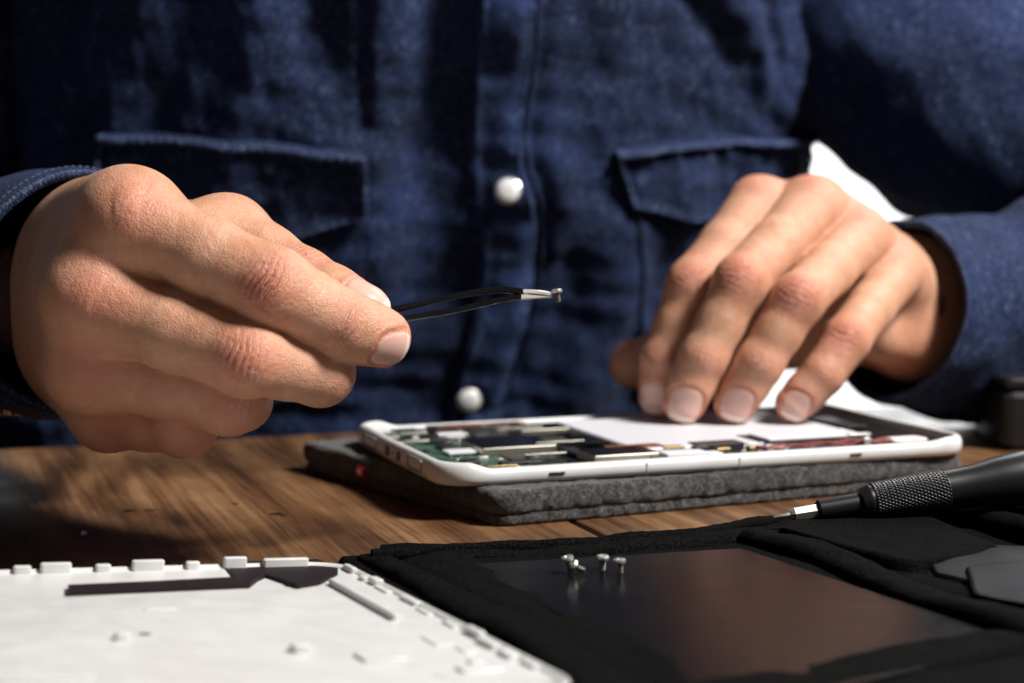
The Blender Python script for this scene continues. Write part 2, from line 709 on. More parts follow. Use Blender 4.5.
def surface_nets(H, h):
    allp = [q for (a, b, ra, rb) in H['palm'] for q in (a, b)] + [j for F in H['fingers'] for j in F['J']]
    lo = np.min(allp, axis=0) - .042
    hi = np.max(allp, axis=0) + .042
    B = 6
    nb = np.ceil((hi - lo) / (h * B)).astype(int)
    n = nb * B + 1
    val = np.full(n, .01, np.float32)
    # coarse
    cx = [lo[k] + (np.arange(nb[k]) + .5) * B * h for k in range(3)]
    G = np.stack(np.meshgrid(*cx, indexing='ij'), -1).reshape(-1, 3)
    dc = sdf_hand(G, H)
    rad = B * h * .87 + .0035
    val_in = (dc < -rad).reshape(nb)
    act = np.argwhere((np.abs(dc) <= rad).reshape(nb))
    for b in np.argwhere(val_in):
        s = b * B
        val[s[0]:s[0] + B + 1, s[1]:s[1] + B + 1, s[2]:s[2] + B + 1] = -.01
    loc = np.stack(np.meshgrid(*[np.arange(B + 1)] * 3, indexing='ij'), -1).reshape(-1, 3)
    for c0 in range(0, len(act), 1500):
        a = act[c0:c0 + 1500]
        I = (a[:, None, :] * B + loc[None]).reshape(-1, 3)
        d = sdf_hand(lo + I * h, H)
        val[I[:, 0], I[:, 1], I[:, 2]] = d
    inside = val < 0
    c = [slice(None, -1), slice(1, None)]
    cnt = sum(inside[c[i], c[j], c[k]].astype(np.int8) for i in (0, 1) for j in (0, 1) for k in (0, 1))
    cells = np.argwhere((cnt > 0) & (cnt < 8))
    idx = np.full(np.array(n) - 1, -1, np.int64)
    idx[cells[:, 0], cells[:, 1], cells[:, 2]] = np.arange(len(cells))
    acc = np.zeros((len(cells), 3))
    num = np.zeros(len(cells))
    corners = [np.array(q) for q in ((0, 0, 0), (1, 0, 0), (0, 1, 0), (1, 1, 0), (0, 0, 1), (1, 0, 1), (0, 1, 1), (1, 1, 1))]
    cv = [val[tuple((cells + q).T)] for q in corners]
    for i in range(8):
        for j in range(i + 1, 8):
            if np.abs(corners[i] - corners[j]).sum() != 1: continue
            a, b = cv[i], cv[j]
            m = (a < 0) != (b < 0)
            t = np.where(m, a / np.where(m, a - b, 1), 0)
            acc += np.where(m[:, None], corners[i] + t[:, None] * (corners[j] - corners[i]), 0)
            num += m
    V = lo + (cells + acc / num[:, None]) * h
    faces = []
    for ax in range(3):
        o1, o2 = [k for k in range(3) if k != ax]
        sl0 = [slice(None)] * 3
        sl1 = [slice(None)] * 3
        sl0[ax] = slice(None, -1)
        sl1[ax] = slice(1, None)
        A, Bv = inside[tuple(sl0)], inside[tuple(sl1)]
        E = np.argwhere(A != Bv)
        E = E[(E[:, o1] > 0) & (E[:, o2] > 0) & (E[:, o1] < n[o1] - 1) & (E[:, o2] < n[o2] - 1)]
        flip = A[tuple(E.T)]
        d1 = np.zeros(3, int); d1[o1] = 1
        d2 = np.zeros(3, int); d2[o2] = 1
        q = [idx[tuple((E - d).T)] for d in (d1 * 0, d1, d1 + d2, d2)]
        Q = np.stack(q, 1)
        if ax == 1: flip = ~flip
        Q = np.where(flip[:, None], Q, Q[:, ::-1])
        faces.append(Q)
    F = np.concatenate(faces)
    F = F[(F >= 0).all(1)]
    return V, F


def vnormals(V, F):
    n = np.cross(V[F[:, 2]] - V[F[:, 0]], V[F[:, 3]] - V[F[:, 1]])
    N = np.zeros_like(V)
    for k in range(4): np.add.at(N, F[:, k], n)
    return N / (np.linalg.norm(N, axis=1)[:, None] + 1e-15)


def detail(V, F, H):
    """creases, nails, tendons; returns displaced verts and zone attributes"""
    N = vnormals(V, F)
    red = np.zeros(len(V))
    nail = np.zeros(len(V))
    tipv = np.zeros(len(V))
    wr = np.zeros(len(V))
    kc = np.zeros((len(V), 3))
    disp = np.zeros(len(V))
    nz = Noise(5, 3, 500, 12)
    for (c, a, n, ls, lt, amp, rd) in H['creases']:
        a = nrm(a); n = nrm(n - a * (n @ a)); t = np.cross(a, n)
        q = V - c
        near = np.linalg.norm(q, axis=1) < .03
        q = q[near]
        s = q @ a; tt = q @ t
        face = ss(.05, .6, N[near] @ n)
        wgt = np.exp(-(s / ls) ** 2 - (tt / lt) ** 2) * face
        # oval loops of creases: lines bend round the joint
        sc = s * (1 + .45 * (tt / .008) ** 2) + .0006 * np.sin(tt * 420 + c[0] * 900)
        ph = sc / .0023 * math.pi + .55 * nz(V[near])
        line = np.clip(np.abs(np.sin(ph)) * 1.7, 0, 1) ** .6
        disp[near] += 1.7 * amp * (-wgt * (1 - line) + .25 * wgt)
        red[near] = np.maximum(red[near], rd * np.exp(-(s / (ls * 1.3)) ** 2 - (tt / (lt * 1.2)) ** 2) * face)
        wr[near] = np.maximum(wr[near], wgt * min(1, amp / .0006) ** 1.5)
        kc[near, 0] = np.where(wgt > .02, sc * 1000, kc[near, 0])
    for (c, a, n, hl, hw) in H['nails']:
        a = nrm(a); n = nrm(n - a * (n @ a)); t = np.cross(a, n)
        q = V - c
        near = (np.linalg.norm(q, axis=1) < .022)
        q = q[near]
        s = (q @ a) / hl; tt = (q @ t) / hw
        m = (np.abs(s) ** 3.2 + np.abs(tt) ** 2.8) ** (1 / 3.0)
        face = ss(.0, .25, N[near] @ n)
        ins = 1 - ss(.96, 1.03, m)
        groove = np.exp(-((m - 1.07) / .075) ** 2) * np.where(s > .75, .35, 1)
        fold = np.exp(-((m - 1.26) / .11) ** 2) * np.where(s > .55, 0, 1)
        disp[near] += face * (ins * .00015 - groove * .00042 + fold * .00025)
        # flatten the nail plate
        depth = q @ n
        nail[near] = np.maximum(nail[near], face * (1 - ss(.98, 1.03, m)))
        tipv[near] = np.maximum(tipv[near], ss(.66, .74, s + .1 * tt ** 2) * face * ins)
        red[near] = np.maximum(red[near], .55 * face * np.exp(-((m - 1.15) / .35) ** 2))
        disp[near] += face * ins * (-.0000) 
    for (a, b, wd, amp) in H.get('ridges', []):
        ba = b - a
        h = np.clip(((V - a) @ ba) / (ba @ ba), 0, 1)
        d = np.linalg.norm(V - a - h[:, None] * ba, axis=1)
        disp += amp * np.exp(-(d / wd) ** 2) * np.sin(np.pi * np.clip(h, .02, .98)) ** .5
    for (c, r, s_) in H.get('redspots', []):
        d = np.linalg.norm(V - c, axis=1)
        red = np.maximum(red, s_ * np.exp(-(d / r) ** 2))
    lowf = Noise(9, 3, 160, 14)
    disp += .00012 * lowf(V)
    V2 = V + N * disp[:, None]
    return V2, red, nail, tipv, wr, kc


def J(*pts):
    return [at(px, py, Y) for px, py, Y in pts]


def mm(*r):
    return [x / 1000 for x in r]


NA = np.array
# --- the hand with the tweezers
HL = {'kp': .012}
wr_a, wr_b = at(78, 262, .6050), at(82, 335, .6104)
el = at(-150, 330, .7630)
HL['palm'] = [
    (at(102, 236, .600), at(130, 218, .520), .0190, .0140),
    (at(96, 250, .5832), at(132, 227, .5123), 0.0198, 0.0148),
    (at(75, 292, .5886), at(92, 296, .5123), 0.0196, 0.0158),
    (at(80, 335, .5941), at(92, 368, .5178), 0.0202, 0.0142),
    (at(96, 365, .5995), at(108, 412, .5420), 0.0180, 0.0120),
    (at(80, 275, .6540), at(90, 260, .5941), 0.0240, 0.0218),
    (at(80, 325, .6540), at(90, 345, .5995), 0.0229, 0.0207),
    (at(-30, 300, .7194), at(70, 300, .6540), 0.0327, 0.0283),
    (at(150, 300, .5941), at(130, 380, .5723), 0.0196, 0.0174),
    (at(110, 270, .6104), at(205, 262, .5723), 0.0207, 0.0163),
    (at(150, 250, .5450), at(205, 262, .5614), 0.0131, 0.0120),
]
li = J((138, 226, .5101), (274, 288, .4943), (346, 326, .5036), (382, 338, .5101))
lm = J((98, 302, .5079), (248, 357, .4927), (320, 372, .5074), (318, 362, .5319))
lr = J((98, 366, .5165), (229, 399, .5060), (240, 400, .5330), (200, 380, .5450))
ll = J((112, 412, .5380), (184, 425, .5220), (192, 420, .5400), (165, 400, .5450))
lt = J((170, 262, .5941), (228, 238, .5701), (300, 284, .5483), (360, 315, .5330))
HL['fingers'] = [
    dict(J=li, R=mm(13.5, 11.5, 9.90, 8.9), k=.007, blobs=[(at(205, 262, .5036), 0.0116), (at(300, 303, .498), 0.0112), (at(372, 336, .5123), 0.0096)]),
    dict(J=lm, R=mm(13.5, 11.5, 10.0, 9.1), k=.007, blobs=[(at(175, 332, .5036), 0.0118)]),
    dict(J=lr, R=mm(12.4, 10.7, 9.7, 8.7), k=.007, blobs=[(at(160, 386, .5121), 0.0106)]),
    dict(J=ll, R=mm(11.45, 9.70, 8.94, 7.85), k=.007),
    dict(J=lt, R=mm(17.44, 14.17, 11.55, 10.14), k=.010, blobs=[(at(338, 306, .5385), 0.0113)]),
]


def mid(a, b, f): return a + (b - a) * f


CV = NA([0, -1., .12])
HL['creases'] = [
    (li[1] + NA([-.001, -.009, .001]), li[2] - li[0], NA([-.1, -1, .25]), .0068, .0085, .00055, .85),
    (li[2] + NA([0, -.008, 0]), li[3] - li[1], NA([0, -1, .1]), .0040, .0080, .00048, .40),
    (lm[1] + NA([0, -.009, 0]), NA([.9, .0, -.15]), NA([-.1, -1, .1]), .0065, .0080, .00050, .8),
    (at(132, 205, .4970), li[1] - li[0], NA([-.3, -1, .5]), .0080, .0085, .00012, .55),
    (at(96, 296, .4960), lm[1] - lm[0], NA([-.3, -1, .1]), .0080, .0080, .00010, .6),
    (at(96, 368, .5047), lr[1] - lr[0], NA([-.3, -1, -.1]), .0080, .0080, .00010, .6),
    (at(112, 425, .5178), ll[1] - ll[0], NA([-.3, -1, -.3]), .0080, .0080, .00010, .6),
    (lt[2] + NA([.003, -.004, .008]), lt[3] - lt[1], NA([.45, -.35, .8]), .0060, .0080, .00045, .5),
    (lr[1] + NA([.002, -.009, 0]), NA([.9, .1, -.1]), NA([0, -1, 0]), .0060, .0080, .00035, .45),
]
HL['nails'] = [
    (at(392, 351, .5036), li[3] - li[2] + NA([.002, 0, .0012]), NA([.22, -.86, -.52]), 0.0061, 0.0055),
    (lt[3] + NA([.0035, -.004, .007]), NA([.80, -.1, -.45]), NA([.50, -.25, .82]), 0.0074, 0.0072),
]
HL['ridges'] = [
    (at(118, 205, .500), at(140, 200, .497), .0060, .0010), (at(92, 290, .500), at(104, 296, .495), .0060, .0010),
    (at(35, 310, .55), at(75, 345, .525), .0014, .0007), (at(75, 345, .525), at(70, 400, .53), .0014, .0007),
    (at(95, 215, .55), at(75, 260, .54), .0016, .0006), (at(150, 345, .50), at(115, 330, .505), .0013, .0004),
    (at(80, 270, .5450), at(125, 215, .4970), 0.0038, 0.0011),
    (at(50, 300, .5450), at(85, 300, .4960), 0.0038, 0.0009),
    (at(30, 320, .5559), at(60, 400, .5232), 0.0022, 0.0008),
]
HL['redspots'] = [(at(240, 425, .5014), .012, .4), (at(180, 440, .5069), .014, .5), (at(120, 440, .5178), .016, .5), (at(345, 385, .5069), .010, .3), (at(400, 330, .5014), .007, .45)]

# --- the hand resting on the tablet
HR = {'kp': .012}
ri = J((757, 208, .745), (692, 285, .716), (664, 358, .714), (660, 398, .7155))
rm = J((812, 208, .740), (740, 283, .700), (703, 358, .697), (684, 403, .700))
rr = J((858, 240, .738), (798, 300, .696), (760, 363, .694), (735, 403, .698))
rl = J((895, 275, .740), (846, 340, .702), (823, 374, .697), (794, 404, .698))
rt = J((860, 325, .80), (780, 338, .79), (690, 353, .765), (634, 364, .752))
HR['palm'] = [
    (at(880, 268, .80), at(762, 208, .752), .0165, .0135),
    (at(890, 278, .79), at(816, 210, .746), .0165, .0138),
    (at(900, 292, .785), at(860, 240, .744), .0165, .0130),
    (at(905, 305, .785), at(893, 272, .748), .0165, .0118),
    (at(985, 292, .83), at(915, 292, .800), .0300, .0265),
    (at(985, 318, .83), at(915, 326, .795), .0270, .0250),
    (at(910, 335, .785), at(878, 335, .760), .0180, .0120),
    (at(860, 290, .79), at(800, 280, .785), .0180, .0150),
    (at(1090, 310, .87), at(985, 303, .83), .032, .028),
    (at(890, 320, .80), at(820, 320, .80), .017, .015),
    (at(840, 280, .78), at(770, 275, .77), .017, .013),
    (at(800, 330, .79), at(745, 320, .775), .015, .012),
]
HR['fingers'] = [
    dict(J=ri, R=mm(13.2, 10.8, 9.6, 8.9), k=.008, blobs=[(mid(ri[0], ri[1], .5), .0113)]),
    dict(J=rm, R=mm(13.4, 11.2, 9.9, 9.2), k=.008, blobs=[(mid(rm[0], rm[1], .5), .0116), (rm[3] + NA([0, .004, .003]), .0085)]),
    dict(J=rr, R=mm(12.6, 10.8, 9.6, 8.9), k=.008, blobs=[(mid(rr[0], rr[1], .5), .0112)]),
    dict(J=rl, R=mm(11.6, 9.7, 8.6, 7.9), k=.008),
    dict(J=rt, R=mm(16.0, 13.5, 12.6, 11.2), k=.010),
]
DN = NA([0, -.85, .5])
HR['creases'] = []
for q, rd in ((ri, .6), (rm, .85), (rr, .85), (rl, .8)):
    HR['creases'].append((q[1] + nrm(NA([-.1, -.85, .45])) * .0095, q[2] - q[0], NA([-.1, -.85, .45]), .0075, .0085, .00060, rd))
    HR['creases'].append((q[2] + nrm(NA([0, -.95, .2])) * .0085, q[3] - q[1], NA([0, -.95, .2]), .0045, .0080, .00040, .5))
    HR['redspots'] = HR.get('redspots', []) + [(q[0] + NA([0, -.004, .012]), .010, .55), (q[3] + NA([0, -.004, -.002]), .011, .45)]
HR['redspots'] += [(at(905, 350, .77), .02, .4), (at(640, 366, .755), .02, .35)]
HR['nails'] = [
    (ri[3] + nrm(NA([-.45, -.88, .1])) * .0085, NA([-.05, -.05, -1]), NA([-.45, -.88, .25]), .0068, .0062),
    (rm[3] + nrm(NA([-.08, -.97, .02])) * .009, NA([-.22, -.05, -1]), NA([-.08, -.97, .2]), .0072, .0068),
    (rr[3] + nrm(NA([-.05, -.97, .02])) * .0088, NA([-.25, -.05, -1]), NA([-.05, -.97, .2]), .0070, .0064),
    (rl[3] + nrm(NA([-.10, -.95, .02])) * .0078, NA([-.45, -.05, -1]), NA([-.12, -.95, .2]), .0060, .0056),
]
HR['ridges'] = [
    (at(885, 262, .775), at(815, 190, .728), .0035, .0010),
    (at(895, 275, .765), at(862, 225, .724), .0035, .0009),
    (at(870, 250, .775), at(760, 190, .735), .0035, .0008),
]


def build_person():
    parts = []
    for H, h in ((HL, .00062), (HR, .00078)):
        V, F = surface_nets(H, h)
        parts.append((F, ) + detail(V, F, H))
    # arms and trunk under the clothes
    mb = MB()
    for path, rad in ((ARM_L, .033), (ARM_R, .033)):
        mb.tube(path, [.025, .027, .030, .036, .040, .044, .046, .046][:len(path)], 24, n=30)
    th = np.linspace(0, 2 * np.pi, 48, endpoint=False)
    rings = []
    for z, k in ((-.30, .80), (-.1, .80), (.1, .80), (.3, .78), (.36, .5), (.38, .15)):
        c = SH(np.cos(th) * SHW * k, -.13 + 0 * th, z)
        rings.append(TORSO_C(np.cos(th) * SHW * k * .9, np.sin(th) * .085 * k + .44 * (z - .12), np.full(48, z)))
    mb.grid(np.array(rings), cv=True)
    VB = np.concatenate(mb.v)
    FB = [f for f in mb.f]
    off = 0
    V, faces, red, nail, tip, wr, kc = [], [], [], [], [], [], []
    for (F, v, r, n, t, w_, k) in parts:
        V.append(v); faces += (F + off).tolist(); off += len(v)
        red.append(r); nail.append(n); tip.append(t); wr.append(w_); kc.append(k)
    z = np.zeros(len(VB))
    V.append(VB); faces += [[i + off for i in f] for f in FB]
    red.append(z); nail.append(z); tip.append(z); wr.append(z); kc.append(np.zeros((len(VB), 3)))
    V = np.concatenate(V)
    base = NA([0.0, .98, -.75])
    me = bpy.data.meshes.new('person')
    me.from_pydata((V - base).tolist(), [], faces)
    me.polygons.foreach_set('use_smooth', [True] * len(me.polygons))
    n = len(V)
    zc = np.stack([np.concatenate(red), np.concatenate(nail), np.concatenate(wr), np.ones(n)], 1)
    a = me.color_attributes.new('zones', 'FLOAT_COLOR', 'POINT')
    a.data.foreach_set('color', zc.ravel())
    a = me.attributes.new('nailtip', 'FLOAT', 'POINT')
    a.data.foreach_set('value', np.concatenate(tip))
    a = me.attributes.new('crease', 'FLOAT_VECTOR', 'POINT')
    a.data.foreach_set('vector', np.concatenate(kc).ravel())
    me.materials.append(M['skin'])
    me.update()
    o = bpy.data.objects.new('person', me)
    o.location = base
    COL.objects.link(o)
    tag(o, 'person in a dark blue denim shirt holding tweezers and pressing on the opened tablet', 'person')
    return o


# ------------------------------------------------------------------ torso frame (turned with the table)
SHW = .222
SO = NA([-.012, .888, 0])
UX = NA([ct, st_, 0]); UN = NA([st_, -ct, 0])      # across the chest, towards the camera


def TORSO_C(a, b, z):
    """point at a across, b away from the chest centre line (b>0 towards camera)"""
    a = np.asarray(a); b = np.asarray(b); z = np.asarray(z)
    c = SO - UN * .14
    return c + a[..., None] * UX + b[..., None] * UN + z[..., None] * NA([0, 0, 1.])


SH = lambda a, b, z: None


def chest_base(th, z):
    """superellipse loop; th=0 right side, pi/2 front"""
    hw = SHW + .06 * ss(.10, -.02, z) * (np.cos(th) < 0) - .004 * ss(.0, .2, z)
    c, s = np.cos(th), np.sin(th)
    e = 2 / 2.5
    hw = hw + .030 * (c > 0)
    a = hw * np.sign(c) * np.abs(c) ** e - .012
    b = .14 * np.sign(s) * np.abs(s) ** e
    # belly hangs nearer than the chest, small lean
    b = b + .44 * (z - .12)
    return TORSO_C(a, b, z)


def px2tz(px, py):
    """photo point -> (theta, z) on the base chest"""
    d = ray(px, py)
    ths = np.linspace(.25, math.pi - .25, 700)
    best = None
    z = .1
    for _ in range(6):
        P = chest_base(ths, np.full(700, z))
        q = P[:, 0] / P[:, 1] - d[0] / d[1]
        i = int(np.argmin(np.abs(q)))
        Y = P[i, 1]
        z = CAMZ + d[2] / d[1] * Y
    return ths[i], z


FOLDS = []


def fold(pts, width, amp, side=0.0):
    FOLDS.append((np.array([px2tz(*p) for p in pts]) * NA([.2, 1]), width, amp, side))


fold([(361, -40), (362, 128)], .003, -.003)
fold([(534, -60), (536, 50), (523, 150), (537, 215), (533, 290), (500, 430)], .0045, -.006)
fold([(502, -40), (502, 200), (494, 300), (470, 410)], .020, .013)
fold([(443, -40), (446, 120), (452, 260), (430, 400)], .016, -.012)
fold([(400, -30), (385, 120), (330, 260)], .02, .004)
fold([(300, -30), (330, 60), (350, 118)], .012, -.004)
fold([(250, -20), (235, 110)], .012, .004)
fold([(200, -30), (160, 100)], .014, -.004)
fold([(560, -30), (575, 60), (560, 140)], .010, -.0035)
fold([(600, -20), (640, 80), (600, 120)], .012, .003)
fold([(665, -30), (730, 60)], .007, -.0028)
fold([(700, -40), (760, 50), (770, 110)], .010, .005)
fold([(760, -40), (775, 60), (765, 115)], .008, -.005)
fold([(820, -40), (805, 60), (795, 115)], .010, .006)
fold([(620, 230), (600, 330), (560, 420)], .014, .005)
fold([(570, 260), (540, 340), (520, 420)], .010, -.005)
fold([(660, 220), (650, 330), (630, 420)], .012, -.004)
fold([(370, 150), (375, 260), (400, 330)], .014, .005)
fold([(220, 160), (260, 260)], .014, .003)
fold([(700, 160), (620, 300)], .012, .003)
NZ1 = Noise(21, 2, 26, 10, (1, .6))
NZ2 = Noise(22, 2, 75, 12, (1, .7))
NZ3 = Noise(23, 2, 230, 18, (1.2, .7))


def chest_disp(th, z):
    q = np.stack([np.asarray(th) * .2, np.asarray(z)], -1)
    d = .0038 * NZ1(q) + .0022 * NZ2(q) + .0009 * NZ3(q)
    for P, w_, a, s_ in FOLDS:
        best = np.full(q.shape[:-1], 9.)
        for i in range(len(P) - 1):
            A, B = P[i], P[i + 1]
            h = np.clip(((q - A) @ (B - A)) / ((B - A) @ (B - A)), 0, 1)
            best = np.minimum(best, np.linalg.norm(q - A - h[..., None] * (B - A), axis=-1))
        d = d + 1.15 * a * np.exp(-(best / w_) ** 2)
    return d


def chest(th, z, off=0.0):
    th = np.asarray(th, float); z = np.asarray(z, float) + 0 * th
    e = 1e-3
    P = chest_base(th, z)
    dt = chest_base(th + e, z) - chest_base(th - e, z)
    dz = chest_base(th, z + e) - chest_base(th, z - e)
    N = np.cross(dz, dt)
    N /= np.linalg.norm(N, axis=-1)[..., None] + 1e-12
    return P + N * (chest_disp(th, z) + off)[..., None]


ARM_L = NA([at(88, 295, .602), at(0, 300, .668), at(-130, 318, .73), at(-270, 330, .80), at(-190, 200, .88), at(-50, 20, .93), at(80, -150, .96)])
RAD_L = [.0420, .0445, .048, .056, .066, .074, .080]
ARM_R = NA([at(893, 308, .782), at(975, 321, .822), at(1075, 322, .835), at(1190, 285, .86), at(1140, 190, .92), at(1015, 130, .965), at(905, 40, 1.0), at(800, -70, 1.02)])
RAD_R = [.0400, .0505, .060, .060, .068, .072, .078, .085]

person = build_person()

# ------------------------------------------------------------------ shirt
th = np.linspace(0, 2 * np.pi, 620, endpoint=False)
zz = np.linspace(-.22, .36, 230)
T2, Z2 = np.meshgrid(th, zz, indexing='ij')
front = (np.sin(T2) > -.2)
P = chest(T2, Z2)
cap = []
top_ring = P[:, -1]
cen = top_ring.mean(0) + NA([0, 0, .05])
ex = [top_ring + (cen - top_ring) * f + NA([0, 0, .04 * math.sin(f * 1.5)]) for f in (.1, .3, .6, .9)]
P = np.concatenate([P] + [e[:, None] for e in ex], 1)
shirt = MB().grid(P[:, :, :], cu=True).build('shirt', M['denim'], person, angle=180)


def patch(ths, zs, off, thick=.0015, name='pocket', m=None, edge=None):
    """cloth panel lying on the chest. ths, zs: 2-D arrays"""
    A = chest(ths, zs, off)
    nu, nv = A.shape[:2]
    rim = np.zeros((nu, nv)) if edge is None else edge
    B = chest(ths, zs, -.004)
    mb = MB()
    mb.grid(A)
    # skirt down to the chest
    loop = [(0, j) for j in range(nv)] + [(i, nv - 1) for i in range(1, nu)] + [(nu - 1, j) for j in range(nv - 2, -1, -1)] + [(i, 0) for i in range(nu - 2, 0, -1)]
    LA = np.array([A[i, j] for i, j in loop]); LB = np.array([B[i, j] for i, j in loop])
    mb.grid(np.stack([LA, LB], 1), cu=True)
    return mb.build(name, m or M['denim'], shirt, angle=35)


def curve_tz(pts, n):
    Q = np.array([px2tz(*p) for p in pts])
    P3 = np.c_[Q, np.zeros(len(Q))]
    r, _ = spline(P3, np.zeros(len(Q)), n)
    return r[:, :2]


def panel_from_curves(L, R, n, m):
    a = curve_tz(L, n); b = curve_tz(R, n)
    f = np.linspace(0, 1, m)[None, :]
    return a[:, None, 0] * (1 - f) + b[:, None, 0] * f, a[:, None, 1] * (1 - f) + b[:, None, 1] * f


# placket: strip 470..525 px
a, b = panel_from_curves([(475, -60), (472, 60), (471, 180), (478, 260), (462, 340), (436, 440)],
                         [(526, -60), (528, 50), (514, 150), (528, 215), (524, 290), (490, 430)], 150, 16)
off = .0035 + .0012 * np.exp(-((np.linspace(0, 1, 16) - .06) / .05) ** 2)[None, :] + .0014 * np.exp(-((np.linspace(0, 1, 16) - .94) / .05) ** 2)[None, :] + 0 * a
off = off + .0012 * Noise(31, 2, 160, 10)(np.stack([a * .2, b], -1))
patch(a, b, off, name='placket', m=M['denim_placket'])
# the seam ridge right of the placket
cr = curve_tz([(532, -60), (534, 50), (522, 150), (538, 215), (534, 300), (505, 430)], 160)
MB().tube(chest(cr[:, 0], cr[:, 1], .0005), .0016, 8).build('seam', M['denim'], shirt)


def stitches(curve, off, n, parent=shirt, r=.00035, name='stitching'):
    P = chest(curve[:, 0], curve[:, 1], off)
    L = np.r_[0, np.cumsum(np.linalg.norm(np.diff(P, axis=0), axis=1))]
    mb = MB()
    s = 0
    while s < L[-1] - .003:
        q = np.array([[np.interp(x, L, P[:, k]) for k in range(3)] for x in (s, s + .0011, s + .0022)])
        mb.tube(q, [r * .6, r, r * .6], 6)
        s += .0032
    return mb.build(name, M['thread'], parent)


stitches(curve_tz([(481, -60), (478, 60), (477, 180), (484, 260), (468, 340), (444, 430)], 200), .0048, 0)


# pockets
def pocket(flap_pts, body_pts, puck):
    TLp, TRp, BRp, Mp, BLp = flap_pts
    # body below
    a, b = panel_from_curves([body_pts[0], body_pts[3]], [body_pts[1], body_pts[2]], 50, 50)
    po = patch(a, b, .0022 + 0 * a, name='pocket')
    for A_, B_ in ((body_pts[0], body_pts[3]), (body_pts[1], body_pts[2])):
        stitches(curve_tz([A_, B_], 60), .0035, 0, parent=po)
    # flap: top edge straight, bottom edge pointed
    n, m = 90, 26
    topc = curve_tz([TLp, ((TLp[0] + TRp[0]) / 2, (TLp[1] + TRp[1]) / 2 - 1), TRp], n)
    botc = curve_tz([BLp, Mp, BRp], n)
    f = np.linspace(0, 1, m)[None, :]
    A = topc[:, None, 0] * (1 - f) + botc[:, None, 0] * f
    B = topc[:, None, 1] * (1 - f) + botc[:, None, 1] * f
    pk = np.sin(np.linspace(0, 1, n) * math.pi * puck) * .5 + .5
    pk2 = np.sin(np.linspace(0, 1, n) * math.pi * puck * 1.7 + 1) * .5 + .5
    off = .0040 + .0016 * ss(0, 1, f) + 0 * A
    off = off + (.0026 * (pk * pk2)[:, None]) * np.exp(-((f - .12) / .12) ** 2)
    off = off + .0012 * np.exp(-((f - .97) / .05) ** 2) + .0011 * np.exp(-((f - .03) / .05) ** 2) - .0010 * np.exp(-((f - .17) / .04) ** 2)
    fl = patch(A, B, off, name='pocket_flap', m=M['denim'])
    # welt seam along the flap top
    cr = np.c_[topc[:, 0], topc[:, 1] - .0015]
    q = chest(cr[:, 0], cr[:, 1], .0065)
    q = q + .0004 * np.sin(np.arange(n) * 1.9)[:, None]
    MB().tube(q, .0017 + .0004 * np.sin(np.arange(n) * 2.1), 8).build('flap_seam', M['denim_seam_soft'], shirt)
    stitches(np.c_[botc[:, 0], botc[:, 1] + .004], .0068, 0, parent=shirt, name='flap_stitching')
    q = chest(botc[:, 0], botc[:, 1] + .0008, .0066) + .0003 * np.sin(np.arange(n) * 2.3)[:, None]
    MB().tube(q, .0012 + .0003 * np.sin(np.arange(n) * 1.7), 8).build('flap_seam', M['denim_seam_soft'], shirt)
    for a0, b0 in ((topc[0], botc[0]), (topc[-1], botc[-1])):
        sg = np.array([a0 + (b0 - a0) * k for k in np.linspace(0, 1, 24)])
        MB().tube(chest(sg[:, 0], sg[:, 1], .0058), .0012 + .0003 * np.sin(np.arange(24) * 1.7), 8).build('flap_seam', M['denim_seam_soft'], shirt)
    return po, fl


M['denim_seam_soft'] = denim('denim_soft_seam', (.022, .034, .085), (.14, .18, .30), 1.3)
pocket([(104, 133), (359, 143), (361, 208), (235, 240), (108, 205)], [(110, 190), (356, 196), (350, 400), (120, 400)], 17)
pocket([(611, 146), (800, 131), (803, 190), (715, 212), (626, 200)], [(630, 190), (797, 180), (790, 400), (640, 400)], 15)

# snap buttons
for (px, py) in ((500, 179), (464, 391)):
    t0, z0 = px2tz(px, py)
    c = chest(NA([t0]), NA([z0]), .0045)[0]
    c2 = chest(NA([t0 + .01]), NA([z0]), .0045)[0]; c3 = chest(NA([t0]), NA([z0 + .004]), .0045)[0]
    nn = nrm(np.cross(c2 - c, c3 - c))
    if nn[1] > 0: nn = -nn
    nn = nrm(nn + NA([-.10, -.3, .25]))
    x = nrm(np.cross(nn, (0, 0, 1))); y = np.cross(nn, x)

    def ringm(prof, mb, seg=32):
        thh = np.linspace(0, 2 * np.pi, seg, endpoint=False)
        G = np.array([[c + (x * math.cos(q) + y * math.sin(q)) * r + nn * h for q in thh] for r, h in prof])
        mb.grid(G, cv=True)
        return mb
    sb = ringm([(.0001, -.003), (.0060, -.003), (.0069, 0), (.0069, .0010), (.0062, .0016), (.0001, .0016)], MB()).build('snap_button', M['silver'], shirt)
    ringm([(.0061, .0010), (.0060, .0018), (.0052, .0025), (.0036, .0029), (.0018, .0031), (.0001, .0031)], MB()).build('pearl_cap', M['pearl'], shirt)


